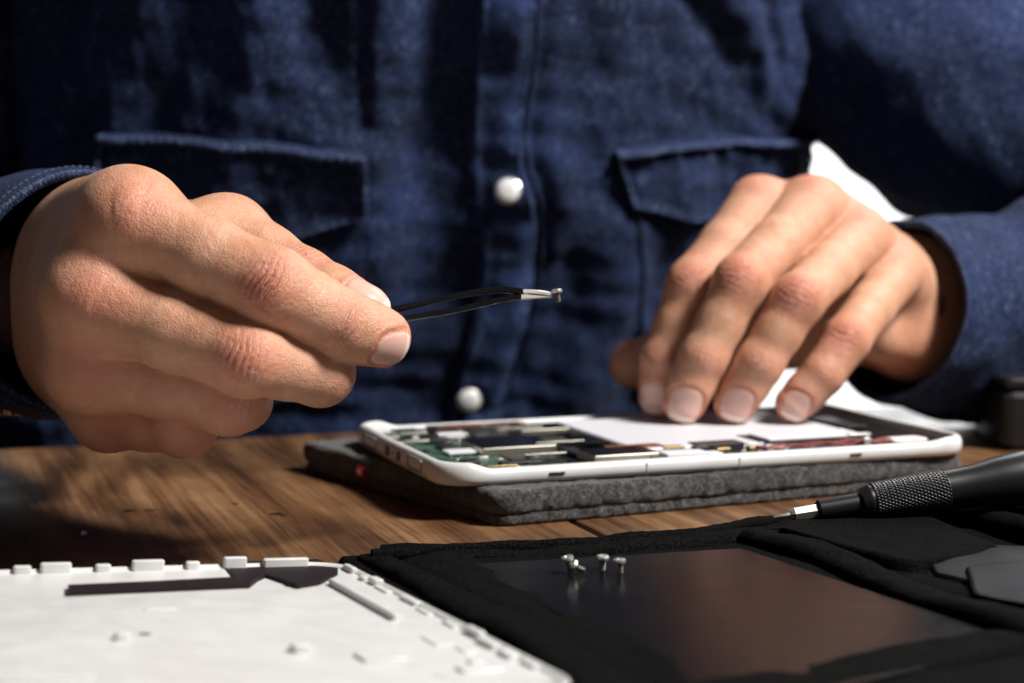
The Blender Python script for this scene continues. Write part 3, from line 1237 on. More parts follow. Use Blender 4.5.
# sleeves
def sleeve(path, rad, seed, amp, cut):
    nz = Noise(seed, 3, 36, 12)
    nzb = Noise(seed + 1, 3, 110, 12)
    n = 150
    pts, rr = spline(path, NA(rad), n)
    T = np.gradient(pts, axis=0)
    T /= np.linalg.norm(T, axis=1)[:, None]
    A = nrm(np.cross(T[0], (0, 0, 1)))
    seg = 110
    tt = np.linspace(0, 2 * np.pi, seg, endpoint=False)
    R = []
    L = np.r_[0, np.cumsum(np.linalg.norm(np.diff(pts, axis=0), axis=1))]
    for i in range(n):
        A = nrm(A - T[i] * (A @ T[i])); B = np.cross(T[i], A)
        D = np.cos(tt)[:, None] * A + np.sin(tt)[:, None] * B
        s = L[i]
        p = pts[i] + D * rr[i]
        kf = ss(.05, .12, s)
        w1 = np.sin(s / .021 * 2 * np.pi * .55 + 2.2 * np.sin(tt + seed) + 1.1 * np.sin(2 * tt + s * 30))
        w1 = np.sign(w1) * np.abs(w1) ** 1.3
        d = amp * kf * w1 * (.55 + .45 * np.sin(tt * 1 + s * 14 + seed)) + .0035 * nz(p) * (.3 + .7 * kf) + .0010 * nzb(p)
        if i < 6: pass
        R.append(p + D * d[:, None])
    return np.array(R), pts, L, T


for path, rad, seed, amp in ((ARM_L, RAD_L, 41, .0035), (ARM_R, RAD_R, 52, .0060)):
    R, pts, L, T = sleeve(path, rad, seed, amp, 0)
    kc_ = int(np.searchsorted(L, .052))
    MB().grid(R[kc_ - 6:], cv=True).build('sleeve', M['denim'], shirt, angle=180)
    # cuff: outside, rolled rim, inside
    C = R[:kc_].copy()
    cen = pts[:kc_, None]
    dirv = (C - cen) / np.linalg.norm(C - cen, axis=2)[..., None]
    out = C + dirv * .0022
    inn = C - dirv * .0012
    rimc = .5 * (out[0] + inn[0]) - T[0] * .0012
    mb = MB()
    G = np.concatenate([inn[::-1], rimc[None], out, (out[-1] - dirv[-1] * .003)[None]])
    mb.grid(G, cv=True)
    cf = mb.build('cuff', M['denim'], shirt, angle=70)
    ed = MB()
    rp = out[0] * .75 + inn[0] * .25 - T[0] * .0006
    m_ = len(rp)
    seq = np.concatenate([rp, rp[:1]])
    seqf, _ = spline(seq, np.zeros(len(seq)), 700)
    rdd = .0007 + .00015 * np.sin(np.arange(700) * 1.35)
    ed.tube(seqf, rdd, 8, cap=False)
    ed.build('cuff_edge', M['denim_seam'], shirt)
    stp = MB()
    for row in (.006, ):
        k0 = int(np.searchsorted(L, row))
        rr_ = out[k0] + dirv[k0] * .0003
        for q in range(0, len(rr_), 1):
            p0, p1 = rr_[q], rr_[(q + 1) % len(rr_)]
            stp.tube(NA([p0, mid(p0, p1, .35), mid(p0, p1, .7)]), [.0002, .0004, .0002], 5)
    stp.build('cuff_stitching', M['thread'], shirt)

# metal bracelet just under the cuff
bm_ = MB()
cc = at(28, 412, .575)
for k in range(7):
    q = at(-24 + 11 * k, 411 + .25 * (k - 2) ** 2 * .3, .622 + .0012 * abs(k - 3))
    bm_.box(q, (.0034, .006, .0032), bev=.0008)
br = bm_.build('bracelet', mat('bronze_links', (.45, .30, .18), .25, 1), person)

# ------------------------------------------------------------------ tablet and its surroundings
TAB0 = onz(441, 487, .0135)
_c = onz(968, 453, .0150) - TAB0
TA = math.atan2(_c[1], _c[0]) + math.radians(2.2)
TU = NA([math.cos(TA), math.sin(TA), 0]); TV = NA([-math.sin(TA), math.cos(TA), 0])
TLEN = float(np.hypot(_c[0], _c[1])) * 1.045
TWID = .117
print('TLEN', TLEN, math.degrees(TA))
ZB = .0127


def T3(v):
    v = np.asarray(v, float)
    return TAB0 * NA([1, 1, 0]) + v[..., 0:1] * TU + v[..., 1:2] * TV + v[..., 2:3] * NA([0, 0, 1.])


def tloc(px, py, z):
    p = onz(px, py, z) - TAB0
    return np.array([p @ TU, p @ TV])


# felt pad: folded double sheet
FP0 = onz(497, 529, 0.0)
_l = onz(298, 470, 0) - FP0
_r = onz(770, 503.5, 0) - FP0
FU = nrm(_r); FV = nrm(_l)
FLN, FWD = .262, float(np.linalg.norm(_l))
_q = onz(1008, 461, .012) - FP0
FLN = float((_q[0] * FV[1] - _q[1] * FV[0]) / (FU[0] * FV[1] - FU[1] * FV[0]))


def F3(x, y, z):
    x = x * (1 - .13 * y / .155)
    return FP0 * NA([1, 1, 0]) + x[..., None] * FU + y[..., None] * FV + z[..., None] * NA([0, 0, 1.])


pad = empty('felt_sleeve', F3(NA(.12), NA(.08), NA(0.)), 'grey felt sleeve lying flat under the opened tablet', 'sleeve')
nzf = Noise(61, 3, 420, 14); nzg = Noise(62, 3, 60, 10); nzh = Noise(63, 3, 1500, 16)


def felt_layer(z0, z1, inset, name):
    r = .006
    ol = []
    q = rrect(FLN / 2 - inset, FWD / 2 - inset, r, 8)
    # resample outline densely
    q = np.vstack([q, q[:1]])
    L = np.r_[0, np.cumsum(np.linalg.norm(np.diff(q, axis=0), axis=1))]
    s = np.linspace(0, L[-1], 900, endpoint=False)
    o = np.c_[np.interp(s, L, q[:, 0]), np.interp(s, L, q[:, 1])]
    nrm2 = o / np.linalg.norm(o, axis=1)[:, None]
    prof = []
    e = (z1 - z0) / 2
    for k, a in enumerate(np.linspace(-90, 90, 11)):
        a = math.radians(a)
        prof.append((-e * .55 * (1 - math.cos(a)), (z0 + z1) / 2 + e * math.sin(a)))
    rings = []
    for dx, z in prof:
        sc = 1 + dx / .08
        rings.append(np.c_[o[:, 0] * (1 + dx / (FLN / 2)), o[:, 1] * (1 + dx / (FWD / 2)), np.full(len(o), z)])
    for f in (.985, .96, .92, .86, .78, .65, .4, .1):
        rings.append(np.c_[o * f * (1 + dx / .15), np.full(len(o), prof[-1][1])])
    G = np.array(rings)
    nn = nzf(G) * .00022 + nzh(G) * .00012 + nzg(G) * .00015
    G[..., 2] += nn * (G[..., 2] > z0 + .0005)
    out = nzf(G + 5) * .0003 + nzh(G + 3) * .00015 + nzg(G) * .00025
    G[:11, :, :2] += nrm2[None] * out[:11, :, None]
    W = F3(G[..., 0] + FLN / 2, G[..., 1] + FWD / 2, G[..., 2])
    mb = MB().grid(W, cv=True)
    return mb.build(name, M['felt'], pad, angle=180)


felt_layer(.0003, .0046, .0010, 'felt_panel')
felt_layer(.0042, .0124, 0, 'felt_panel')
# small red woven tag on the left side
ty = float(np.linalg.norm(onz(366, 489, 0) - FP0))


def TG(v):
    return F3(v[:, 0] - .0006, v[:, 1] + ty, v[:, 2] + .0068)


MB().box((0, 0, 0), (.0018, .0062, .0040), TG, .0006).build('red_tag', M['red_label'], pad)
MB().box((-.0010, 0, 0), (.0008, .0030, .0020), TG, .0003).build('tag_mark', M['label_white'], pad)

tab = empty('opened_tablet', T3(NA([TLEN / 2, TWID / 2, ZB])), 'white tablet computer without its back cover, circuit boards and battery showing', 'tablet')


def tab_shell():
    r = .0135
    q = rrect(TLEN / 2, TWID / 2, r, 14)
    q = np.vstack([q, q[:1]])
    L = np.r_[0, np.cumsum(np.linalg.norm(np.diff(q, axis=0), axis=1))]
    s = np.linspace(0, L[-1], 800, endpoint=False)
    o = np.c_[np.interp(s, L, q[:, 0]), np.interp(s, L, q[:, 1])]
    d = np.gradient(np.vstack([o[-1:], o, o[:1]]), axis=0)[1:-1]
    n = np.c_[d[:, 1], -d[:, 0]]
    n /= np.linalg.norm(n, axis=1)[:, None]
    x = o[:, 0] + TLEN / 2; y = o[:, 1] + TWID / 2
    # wall: high at the short ends, low along the long sides
    dl = np.minimum(x, TLEN - x)
    hh = .0058 + .0024 * (1 - ss(.010, .020, dl)) * np.where(x > TLEN / 2, .55, 1) + .0006 * ss(.06, .1, y)
    rings = []
    for inset, zf in ((.006, 0), (.0022, .0002), (.0010, .06), (.0002, .28), (0, .55), (.0003, .78), (.0010, .94), (.0018, 1.0), (.0030, 1.0), (.0034, .95), (.0036, .55)):
        rings.append(np.c_[o - n * inset, ZB + hh * zf])
    G = np.array(rings)
    G[-1, :, 2] = ZB + .0022
    G = np.concatenate([G, G[-1:] * NA([.97, .95, 1]), G[-1:] * NA([.5, .5, 1]), G[-1:] * NA([.02, .02, 1])])
    W = T3(np.stack([G[..., 0] + TLEN / 2, G[..., 1] + TWID / 2, G[..., 2]], -1))
    mb = MB().grid(W, cv=True)
    ring0 = W[0]
    return mb.build('shell', M['white'], tab, angle=50)


shell = tab_shell()


def tbox(name, x, y, z, sx, sy, sz, m, rot=0, parent=tab, bev=.0004, extra=None):
    c, s = math.cos(rot), math.sin(rot)

    def X(v):
        v = v * 1.0
        a = v[:, 0] * c - v[:, 1] * s; b = v[:, 0] * s + v[:, 1] * c
        return T3(np.c_[a + x, b + y, v[:, 2] + ZB + z])
    mb = MB().box((0, 0, sz / 2), (sx, sy, sz), X, bev)
    if extra:
        for (ex, ey, ez, ax, ay, az) in extra:
            mb.box((ex, ey, ez + az / 2), (ax, ay, az), X, bev * .6)
    return mb.build(name, m, parent)


# floor tray, boards, cans, battery ... (tablet frame: x along the long side, y away from the camera)
tbox('inner_tray', TLEN / 2, TWID / 2, .0018, TLEN - .012, TWID - .012, .0009, M['black'])
tbox('circuit_board', .0215, TWID / 2, .0027, .030, TWID - .012, .0009, M['pcb'])
tbox('black_tape_or_shade', .052, TWID / 2, .0027, .030, TWID - .014, .0012, M['black_gloss'])
tbox('circuit_board', .095, .018, .0027, .055, .022, .0009, M['pcb'])


def at_tab(name, px, py, zc, sx, sy, sz, m, **kw):
    p = tloc(px, py, ZB + zc)
    p = (min(max(p[0], .005 + sx / 2), TLEN - .005 - sx / 2), min(max(p[1], .0046 + sy / 2), TWID - .0046 - sy / 2))
    return tbox(name, p[0], p[1], zc - sz, sx, sy, sz, m, **kw)


def can(px, py, sx, sy, h=.0022, topm='black_gloss', zc=.0062):
    """shield can: metal frame with a dark taped lid"""
    o = at_tab('shield_can', px, py, zc, sx, sy, h, M['can'], bev=.0006)
    p = tloc(px, py, ZB + zc)
    p = (min(max(p[0], .005 + sx / 2), TLEN - .005 - sx / 2), min(max(p[1], .0046 + sy / 2), TWID - .0046 - sy / 2))
    tbox('can_tape', p[0], p[1] + .0003, zc + .00002, sx - .0012, sy - .0012, .00025, M[topm], bev=.0005, parent=o)
    return o


can(618, 451, .026, .017, .0032, zc=.0072)
can(508, 442, .030, .026, .0030, zc=.0066)
can(548, 426, .030, .016, .0022, zc=.0060)
can(425, 424, .016, .020, .0018, 'black_gloss', zc=.0050)
can(400, 440, .008, .012, .0014, 'chip', zc=.0046)
at_tab('connector', 450, 432.5, .0066, .011, .004, .0022, M['paper'])
at_tab('connector', 418, 440, .0056, .012, .0022, .0012, M['can'])
at_tab('connector', 500, 466, .0048, .014, .0036, .0014, M['can'])
at_tab('connector_row', 502, 465, .0054, .012, .0014, .0006, M['gold'])
at_tab('camera_module', 378, 436, .0056, .008, .008, .0026, M['can'])
at_tab('flex_cable', 455, 425, .0058, .020, .005, .0006, M['brownflex'])
at_tab('flex_cable', 470, 418, .0062, .030, .005, .0006, M['brownflex'])
at_tab('black_tape_or_shade', 553, 462, .0052, .020, .012, .0010, M['black_gloss'])
at_tab('black_tape_or_shade', 590, 438, .0062, .014, .020, .0010, M['black_gloss'])
at_tab('brown_tape', 635, 446, .0068, .022, .010, .0005, M['brownflex'])
at_tab('metal_strip', 560, 441, .0073, .020, .0014, .0006, M['can'])
at_tab('metal_strip', 545, 453, .0071, .017, .0012, .0006, M['can'])
at_tab('metal_strip', 520, 427, .0066, .020, .0016, .0006, M['can'])
# loose parts scattered over the boards
rp = random.Random(5)
pcs = []
for k in range(78):
    x = rp.uniform(.006, .052) if k < 54 else rp.uniform(.06, .115)
    y = rp.uniform(.004, .108) if k < 54 else rp.uniform(.005, .013)
    sx = rp.choice((.0008, .0012, .0018, .0026)); sy = rp.choice((.0006, .001, .0016))
    pcs.append((x, y, sx, sy, rp.uniform(.0005, .0013), rp.random()))
for nm, mt, lo_, hi_ in (('capacitor', 'paper', 0, .3), ('chip', 'chip', .3, .62), ('solder_joint', 'silver', .62, .85), ('gold_pad', 'gold', .85, 1.01)):
    for x, y, sx, sy, h, q in pcs:
        if lo_ <= q < hi_:
            MB().box((x, y, ZB + .0036 + h / 2), (sx, sy, h), T3, .00015, 2).build(nm, M[mt], tab)
for (px, py, zc, sx, sy, h, m) in (
        (402, 428, .0056, .010, .010, .0014, 'chip'), (388, 433, .0054, .007, .006, .0014, 'can'), (412, 432, .0060, .012, .004, .0010, 'can'),
        (435, 437, .0056, .009, .014, .0016, 'chip'), (448, 445, .0052, .007, .010, .0014, 'chip'), (463, 450, .0052, .014, .008, .0010, 'paper'),
        (470, 460, .0050, .006, .008, .0016, 'chip'), (482, 456, .0052, .004, .004, .0016, 'silver'), (520, 461, .0054, .016, .004, .0014, 'chip'),
        (540, 468, .0052, .010, .004, .0014, 'can'), (480, 428, .0060, .012, .010, .0012, 'chip'), (440, 421, .0062, .020, .004, .0010, 'chip'),
        (500, 420, .0062, .016, .004, .0010, 'can'), (575, 450, .0058, .006, .016, .0012, 'chip'), (655, 455, .0060, .006, .005, .0016, 'chip'),
        (672, 446, .0068, .009, .004, .0010, 'gold'), (700, 446, .0070, .006, .004, .0012, 'chip')):
    at_tab('component', px, py, zc, sx, sy, h, M[m])
# battery with white wrap
bp_ = [tloc(541, 414.5, ZB + .0066), tloc(622, 446.5, ZB + .0066), tloc(845, 429, ZB + .0066), tloc(780, 400, ZB + .0066)]
x0, x1 = .0, .0
bx0 = .5 * (bp_[0][0] + bp_[1][0]); by0 = bp_[1][1]
tbox('battery', bx0 + .050, .0610, .0027, .100, .083, .0040, M['paper'], bev=.0012)
at_tab('battery_tab', 688, 453, .0066, .017, .008, .0022, M['paper'])
at_tab('battery_tab', 713, 452, .0060, .006, .006, .0018, M['paper'])
# raised speaker board with white film on top, red wires
o = at_tab('module', 797, 438, .0058, .044, .013, .0030, M['chip'])
at_tab('black_tape_or_shade', 801, 435, .0070, .048, .0175, .0006, M['chip'])  # dark sheet added as the shadow gap around the white film, not tape
at_tab('black_module', 716, 442, .0072, .020, .0085, .0030, M['chip'])
at_tab('white_film', 806, 433.5, .0080, .042, .017, .0009, M['paper'])
at_tab('gold_contact', 722, 447.5, .0062, .006, .004, .0012, M['gold'])
at_tab('gold_contact', 752, 446, .0062, .004, .0035, .0020, M['gold'])
at_tab('connector', 776, 444.5, .0064, .009, .0030, .0022, M['paper'])
at_tab('connector', 858, 433, .0082, .010, .0035, .0012, M['silver'])
at_tab('screw_post', 866, 438, .0078, .0034, .0034, .0028, M['steel'])
at_tab('vibration_motor', 905, 438, .0056, .017, .010, .0018, M['label_white'], bev=.003)
at_tab('black_cover', 905, 425, .0048, .034, .092, .0012, M['matte'])
at_tab('black_tape_or_shade', 720, 443, .0066, .022, .007, .0024, M['black'])
at_tab('black_tape_or_shade', 838, 421, .0068, .010, .030, .0008, M['black'])
for k, (offy, ph) in enumerate(((0, 0), (.0018, 1.3), (.0030, 2.1))):
    xs = np.linspace(tloc(738, 444, ZB + .006)[0], tloc(868, 436, ZB + .006)[0], 40)
    y0 = .0062
    pts = np.c_[xs, y0 + .0012 * np.sin(xs * 260 + ph) + offy, ZB + .0066 + .0006 * np.sin(xs * 410 + ph)]
    MB().tube(T3(pts), .00036, 8).build('red_wire', M['red_wire'], tab)
# slots and ports in the shell
for px, py, L_ in ((566, 475.5, .0060), (863, 455, .0050)):
    p = tloc(px, py, ZB + .0035)
    tbox('side_slot', p[0], .00005, .0026, L_, .0010, .0009, M['black'], bev=.0003)
for px in (648, 760):
    p = tloc(px, 468, ZB + .003)
    tbox('seam_line', p[0], .00002, .0012, .00022, .0004, .0038, M['greyfoam'], bev=0)


def end_outline(yc, half, z0, z1, name, m, fill=False, r=.0011, tk=.00022):
    """rounded outline on the short end of the shell (x = 0 side)"""
    q = rrect(half, (z1 - z0) / 2, r, 5)
    pts = np.c_[np.full(len(q), -.00008), yc + q[:, 0], ZB + (z0 + z1) / 2 + q[:, 1]]
    mb = MB()
    if fill:
        mb.add(T3(np.r_[pts - NA([.0002, 0, 0]), pts + NA([.0006, 0, 0])]), [tuple(range(len(q)))] + [(i, (i + 1) % len(q), len(q) + (i + 1) % len(q), len(q) + i) for i in range(len(q))])
    else:
        seq = np.vstack([pts, pts[:1]])
        mb.tube(T3(seq), tk, 6, cap=False)
    return mb.build(name, m, tab)


def yend(px, py): return tloc(px, py, ZB + .005)[1]


M['greyline'] = mat('grey_gap_line', (.28, .26, .24), .6)
end_outline(.030, .0080, .0022, .0066, 'port_cover', M['greyline'], tk=.00028)
end_outline(.088, .0085, .0022, .0066, 'port_cover', M['greyline'], tk=.00028)
end_outline(.0640, .0024, .0026, .0062, 'charging_port', M['toolgrey'], True, .0004)
end_outline(.0570, .0006, .0038, .0050, 'microphone_hole', M['toolgrey'], True, .0004)
end_outline(.0500, .0020, .0024, .0062, 'headphone_jack', M['black'], True, .0018)

# ------------------------------------------------------------------ tweezers and screw
twb, twt = at(404, 312, .5196), at(556, 294, .5594)
tw = empty('tweezers', twb, 'black tweezers with bare metal tips held between thumb and index finger', 'tweezers')


def arm_pts(lst): return NA([at(*q) for q in lst])


def flat_arm(lst, wd, th_, name, m, parent):
    P, _ = spline(arm_pts(lst), np.zeros(len(lst)), 40)
    W, _ = spline(np.c_[wd, wd, wd], np.zeros(len(wd)), 40)
    T = np.gradient(P, axis=0); T /= np.linalg.norm(T, axis=1)[:, None]
    mb = MB()
    R = []
    for i in range(40):
        up = NA([0, .25, 1.]); up = nrm(up - T[i] * (up @ T[i])); sd = np.cross(T[i], up)
        w2 = W[i, 0]
        R.append([P[i] + sd * a * w2 + up * b * th_ for a, b in ((-1, -.7), (-.7, -1), (.7, -1), (1, -.7), (1, .7), (.7, 1), (-.7, 1), (-1, .7))])
    mb.grid(NA(R), cv=True)
    mb.f.append(tuple(range(8))[::-1]); mb.f.append(tuple(39 * 8 + k for k in range(8)))
    return mb.build(name, m, parent, angle=30)


ua = [(330, 330, .5150), (400, 309, .5207), (450, 297, .5321), (495, 290, .5458), (522, 291.5, .5537)]
la = [(330, 336, .5150), (400, 320, .5207), (450, 311.5, .5321), (495, 301, .5458), (520, 297, .5532)]
flat_arm(ua, [.0036, .0034, .0027, .0019, .0012], .00098, 'arm', M['blackenamel'], tw)
flat_arm(la, [.0036, .0034, .0027, .0019, .0012], .00098, 'arm', M['blackenamel'], tw)
flat_arm([(521, 291.4, .5534), (538, 292.5, .5566), (552, 294.6, .5597)], [.00125, .0008, .0004], .00070, 'tip', M['silver'], tw)
flat_arm([(519, 297.3, .5529), (536, 296, .5566), (551, 295.0, .5597)], [.00125, .0008, .0004], .00090, 'tip', M['silver'], tw)
flat_arm([(280, 348, .5196), (330, 332.5, .5150), (345, 329, .5156)], [.0042, .0042, .004], .0018, 'joined_end', M['blackmetal'], tw)


def lathe(mb, base, axis, prof, seg=20, tw_=0):
    ax = nrm(axis)
    x = nrm(np.cross(ax, (0.3, 1, .3612))); y = np.cross(ax, x)
    thh = np.linspace(0, 2 * np.pi, seg, endpoint=False)
    G = np.array([[base + ax * h + (x * math.cos(q) + y * math.sin(q)) * r for q in thh] for h, r in prof])
    return mb.grid(G, cv=True)


def screw(base, axis, label, L=.0042, group=None):
    r = empty('screw', base, label, 'screw', group)
    s = []
    n = 34
    sh = [(0, .00002), (0.0001, .0004)] + [(.0002 + (L - .0012) * k / n, .00075 + .00022 * (k % 2)) for k in range(n + 1)]
    lathe(MB(), base, axis, sh).build('shank', M['steel'], r)
    hd = MB()
    lathe(hd, base, axis, [(L - .0010, .0006), (L - .0013, .0017), (L - .0008, .0019), (L - .0002, .0017), (L, .0010), (L - .0001, .0006), (L - .0005, .0004), (L - .0005, .00002)], 24)
    hd.build('head', M['silver'], r)
    return r


sc_b = at(558.5, 302, .5600)
screw(sc_b, at(556.5, 290, .5600) - sc_b, 'tiny silver screw gripped in the tips of the tweezers', L=.0044)

# ------------------------------------------------------------------ black tool roll
RZ = .0045
roll = empty('tool_roll', onz(760, 600, 0), 'black fabric tool roll unfolded in front, with elastic loops and a flat dark panel', 'tool case')
nzr = Noise(71, 3, 55, 12); nzs = Noise(72, 3, 170, 12)


def sheet(corners, z, n, m, thick, name, mt, parent, wob=.0006, edge=.003):
    """soft cloth sheet: corners in px on plane z, far-left, far-right, near-right, near-left (far edge may be polyline)"""
    FE, NE = corners
    fe, _ = spline(NA([onz(*q, z) for q in FE]), np.zeros(len(FE)), n)
    ne, _ = spline(NA([onz(*q, z) for q in NE]), np.zeros(len(NE)), n)
    f = np.linspace(0, 1, m)[:, None, None]
    P = fe[None] * (1 - f) + ne[None] * f
    i = np.linspace(0, 1, m)[:, None]; j = np.linspace(0, 1, n)[None]
    LI = np.linalg.norm(fe[n // 2] - ne[n // 2]); LJ = np.linalg.norm(fe[0] - fe[-1])
    dist = np.minimum(np.minimum(i, 1 - i) * LI, np.minimum(j, 1 - j) * LJ)
    rnd = np.sqrt(np.clip(1 - (1 - np.clip(dist / edge, 0, 1)) ** 2, 0, 1))
    P[..., 2] = z - thick + thick * rnd + wob * nzr(P) * rnd + wob * .35 * nzs(P) * rnd
    Q = P.copy(); Q[..., 2] = z - thick
    mb = MB().grid(P)
    mb.grid(Q[::-1][:: max(1, m // 4)])
    return mb.build(name, mt, parent, angle=180)


sheet(([(336, 553), (480, 546), (600, 540), (700, 530), (790, 516), (900, 512), (1130, 503)],
       [(500, 800), (700, 800), (900, 800), (1000, 800), (1100, 800), (1250, 800), (1700, 800)]), RZ, 260, 120, .0042, 'cloth', M['fabric'], roll)
# hem along the far edge
fe = NA([onz(*q, .0055) for q in ((372, 556), (480, 549), (600, 543), (700, 533), (790, 520), (900, 516), (1130, 507))])
fe, _ = spline(fe, np.zeros(7), 160)
fe[:, 2] += .0003 * nzs(fe)
MB().tube(fe, .0021, 10, rfun=lambda t, a, r: r * (1 + .04 * np.sin(a * 3 + t * 300))).build('hem', M['fabric'], roll)
# glossy plate
pc = [onz(468, 564, RZ + .0012), onz(742, 548, RZ + .0012), onz(1025, 642, RZ + .0012), onz(740, 712, RZ + .0012)]
sheetp = MB()
e1 = np.array([pc[0], pc[1], pc[2], pc[3]])
lo_ = e1 - NA([0, 0, .0012])
sheetp.add(np.r_[lo_, e1], [(0, 1, 2, 3), (4, 7, 6, 5), (0, 4, 5, 1), (1, 5, 6, 2), (2, 6, 7, 3), (3, 7, 4, 0)])
sheetp.build('panel', M['plate'], roll, bevel=.0004)


def strip(pts, zr, wd, hh, name, mt=None, n=90, wob=.0008, seed=80):
    """padded cloth band: px centre line, half width in m"""
    P = NA([onz(q[0], q[1], zr) for q in pts])
    W = wd if hasattr(wd, '__len__') else [wd] * len(pts)
    P, W = spline(P, NA(W), n)
    T = np.gradient(P, axis=0); T[:, 2] = 0; T /= np.linalg.norm(T, axis=1)[:, None]
    nzq = Noise(seed, 3, 90, 12); nz2 = Noise(seed + 1, 3, 300, 12)
    a = np.linspace(-1, 1, 25)
    R = []
    for i in range(n):
        sd = NA([-T[i, 1], T[i, 0], 0])
        q = P[i] + a[:, None] * W[i] * sd
        prof = (1 - np.abs(a) ** 3.5) ** .5 * hh
        q[:, 2] = zr + prof + (wob * nzq(q) + wob * .3 * nz2(q)) * (1 - np.abs(a) ** 4)
        R.append(q)
    mb = MB().grid(NA(R))
    return mb.build(name, mt or M['fabric'], roll, angle=180)


# border bands around the panel
strip([(380, 556), (520, 556), (640, 549), (745, 540), (800, 527)], RZ - .001, [.006, .007, .0065, .007, .007], .0030, 'binding', seed=81)
strip([(752, 541), (825, 562), (895, 590), (1000, 628), (1100, 664)], RZ, [.006, .007, .007, .007, .008], .0040, 'binding', seed=83)
strip([(770, 534), (850, 558), (940, 588), (1060, 626)], RZ - .001, [.007, .009, .010, .010], .0030, 'binding', seed=84, wob=.0006)
strip([(432, 562), (490, 590), (570, 635), (660, 695), (760, 770)], RZ - .001, [.012, .013, .014, .014, .014], .0026, 'binding', seed=85)
strip([(372, 560), (430, 592), (520, 640), (600, 690), (700, 770)], RZ - .001, [.005, .006, .007, .007, .007], .0034, 'binding', seed=86)
strip([(640, 716), (780, 690), (900, 668), (1000, 650), (1080, 636)], RZ - .001, [.010, .010, .009, .009, .009], .0036, 'binding', seed=87)
sheet(([(790, 521), (850, 514), (915, 513), (1004, 546)], [(775, 527), (850, 548), (905, 561), (930, 560)]), .0096, 120, 60, .0050, 'pocket', M['fabric'], roll, wob=.0005)
sheet(([(920, 556), (985, 547), (1030, 545), (1100, 542)], [(935, 572), (985, 583), (1030, 592), (1110, 604)]), .0078, 60, 40, .0012, 'plastic_sleeve', M['clear'], roll, wob=.0009, edge=.001)
sheet(([(965, 566), (1010, 562), (1060, 560), (1120, 560)], [(975, 590), (1020, 598), (1070, 606), (1140, 616)]), .0094, 60, 40, .0012, 'plastic_sleeve', M['clear'], roll, wob=.0009, edge=.001)
strip([(905, 511), (965, 522), (1060, 545)], RZ + .001, [.005, .006, .006], .0060, 'elastic_loop', seed=91, wob=.0004)
strip([(950, 508), (1010, 517), (1080, 530)], RZ + .001, [.005, .006, .006], .0058, 'elastic_loop', seed=93, wob=.0004)
strip([(990, 506), (1040, 512), (1100, 520)], RZ + .001, [.005, .006, .006], .0056, 'elastic_loop', seed=94, wob=.0004)


for i, (px, py, ax, lb) in enumerate((
        (571, 573, (-.25, -.10, 1), 'leftmost silver screw standing on the black panel, with a second screw leaning on it'),
        (602, 570.5, (.05, -.1, 1), 'silver screw standing in the middle of the black panel screws'),
        (620, 573.5, (-.05, .0, 1), 'thin silver screw standing rightmost on the black panel'))):
    b_ = onz(px, py, RZ + .0013)
    screw(b_, NA(ax), lb, L=(.0052, .0046, .0044)[i], group='screws on the black panel')
b_ = onz(581, 571, RZ + .0022)
screw(b_ + NA([.0012, 0, 0]), NA([-1, .15, .42]), 'silver screw lying down beside the leftmost standing screw', L=.0042, group='screws on the black panel')

# ------------------------------------------------------------------ screwdriver
S0 = onz(773, 517.5, .0105); S1 = onz(1075, 470, .0235)
sd = empty('screwdriver', S0 * NA([1, 1, 0]), 'black precision screwdriver with knurled grip lying beside the felt sleeve', 'screwdriver')
ax = nrm(S1 - S0)
SL = np.linalg.norm(S1 - S0)


def dist_at(px): return np.linalg.norm(at(px, 517.5 - (px - 773) * .157, S0[1]) - S0)


d = {p: dist_at(p) for p in (773, 792, 818, 822, 862, 866, 872, 886, 945, 952, 985, 1024, 1075)}
lathe(MB(), S0, ax, [(0, .0001), (.0003, .0004), (d[792] - .001, .0008), (d[792] + .002, .0010)], 14).build('bit', M['silver'], sd)
lathe(MB(), S0, ax, [(d[792] - .0006, .0006), (d[792], .0017), (d[792] + .0009, .0023), (d[818] + .001, .0024)], 6).build('hex_shank', M['silver'], sd, smooth=False)
lathe(MB(), S0, ax, [(d[818] + .0004, .0020), (d[818], .0026), (d[818] + .0008, .0034), (d[862] + .002, .0037)], 32).build('chuck', M['blackmetal'], sd)
lathe(MB(), S0, ax, [(d[862], .0037), (d[862] + .0005, .0050), (d[866] + .0014, .0058), (d[872], .0060), (d[872] + .0010, .0057), (d[886] - .002, .0058)], 40).build('collar', M['blackmetal'], sd)
# knurled grip: diamond relief in the mesh
x = nrm(np.cross(ax, (0, 0, 1))); y = np.cross(ax, x)
na, nl = 288, 170
thh = np.linspace(0, 2 * np.pi, na, endpoint=False)
hs = np.linspace(d[886] - .0036, d[952], nl)
G = np.zeros((nl, na, 3))
for i, h in enumerate(hs):
    f = i / (nl - 1)
    rbase = .0058 + .0010 * ss(0, 1, f)
    ph = 36 * thh; ps = h / .00125 * np.pi
    k1 = np.abs(np.sin(.5 * (ph + ps * 1.15))); k2 = np.abs(np.sin(.5 * (ph - ps * 1.15)))
    g = np.minimum(k1, k2)
    rr_ = rbase + .00042 * np.minimum(g * 1.6, 1) * (0 if i in (0, 1, nl - 1, nl - 2) else 1)
    G[i] = S0 + ax * h + (np.cos(thh) * rr_)[:, None] * x + (np.sin(thh) * rr_)[:, None] * y
MB().grid(G, cv=True).build('knurled_grip', M['blackmetal'], sd, angle=80)
lathe(MB(), S0, ax, [(d[952] - .0004, .0055), (d[952], .0066), (d[952] + .003, .0067), (d[985], .0071), (d[1024] - .006, .0082), (d[1024] + .004, .0090), (d[1075], .0090), (d[1075] + .02, .0090), (d[1075] + .03, .0085), (d[1075] + .033, .004), (d[1075] + .033, .0001)], 48).build('handle', M['blackmetal'], sd)

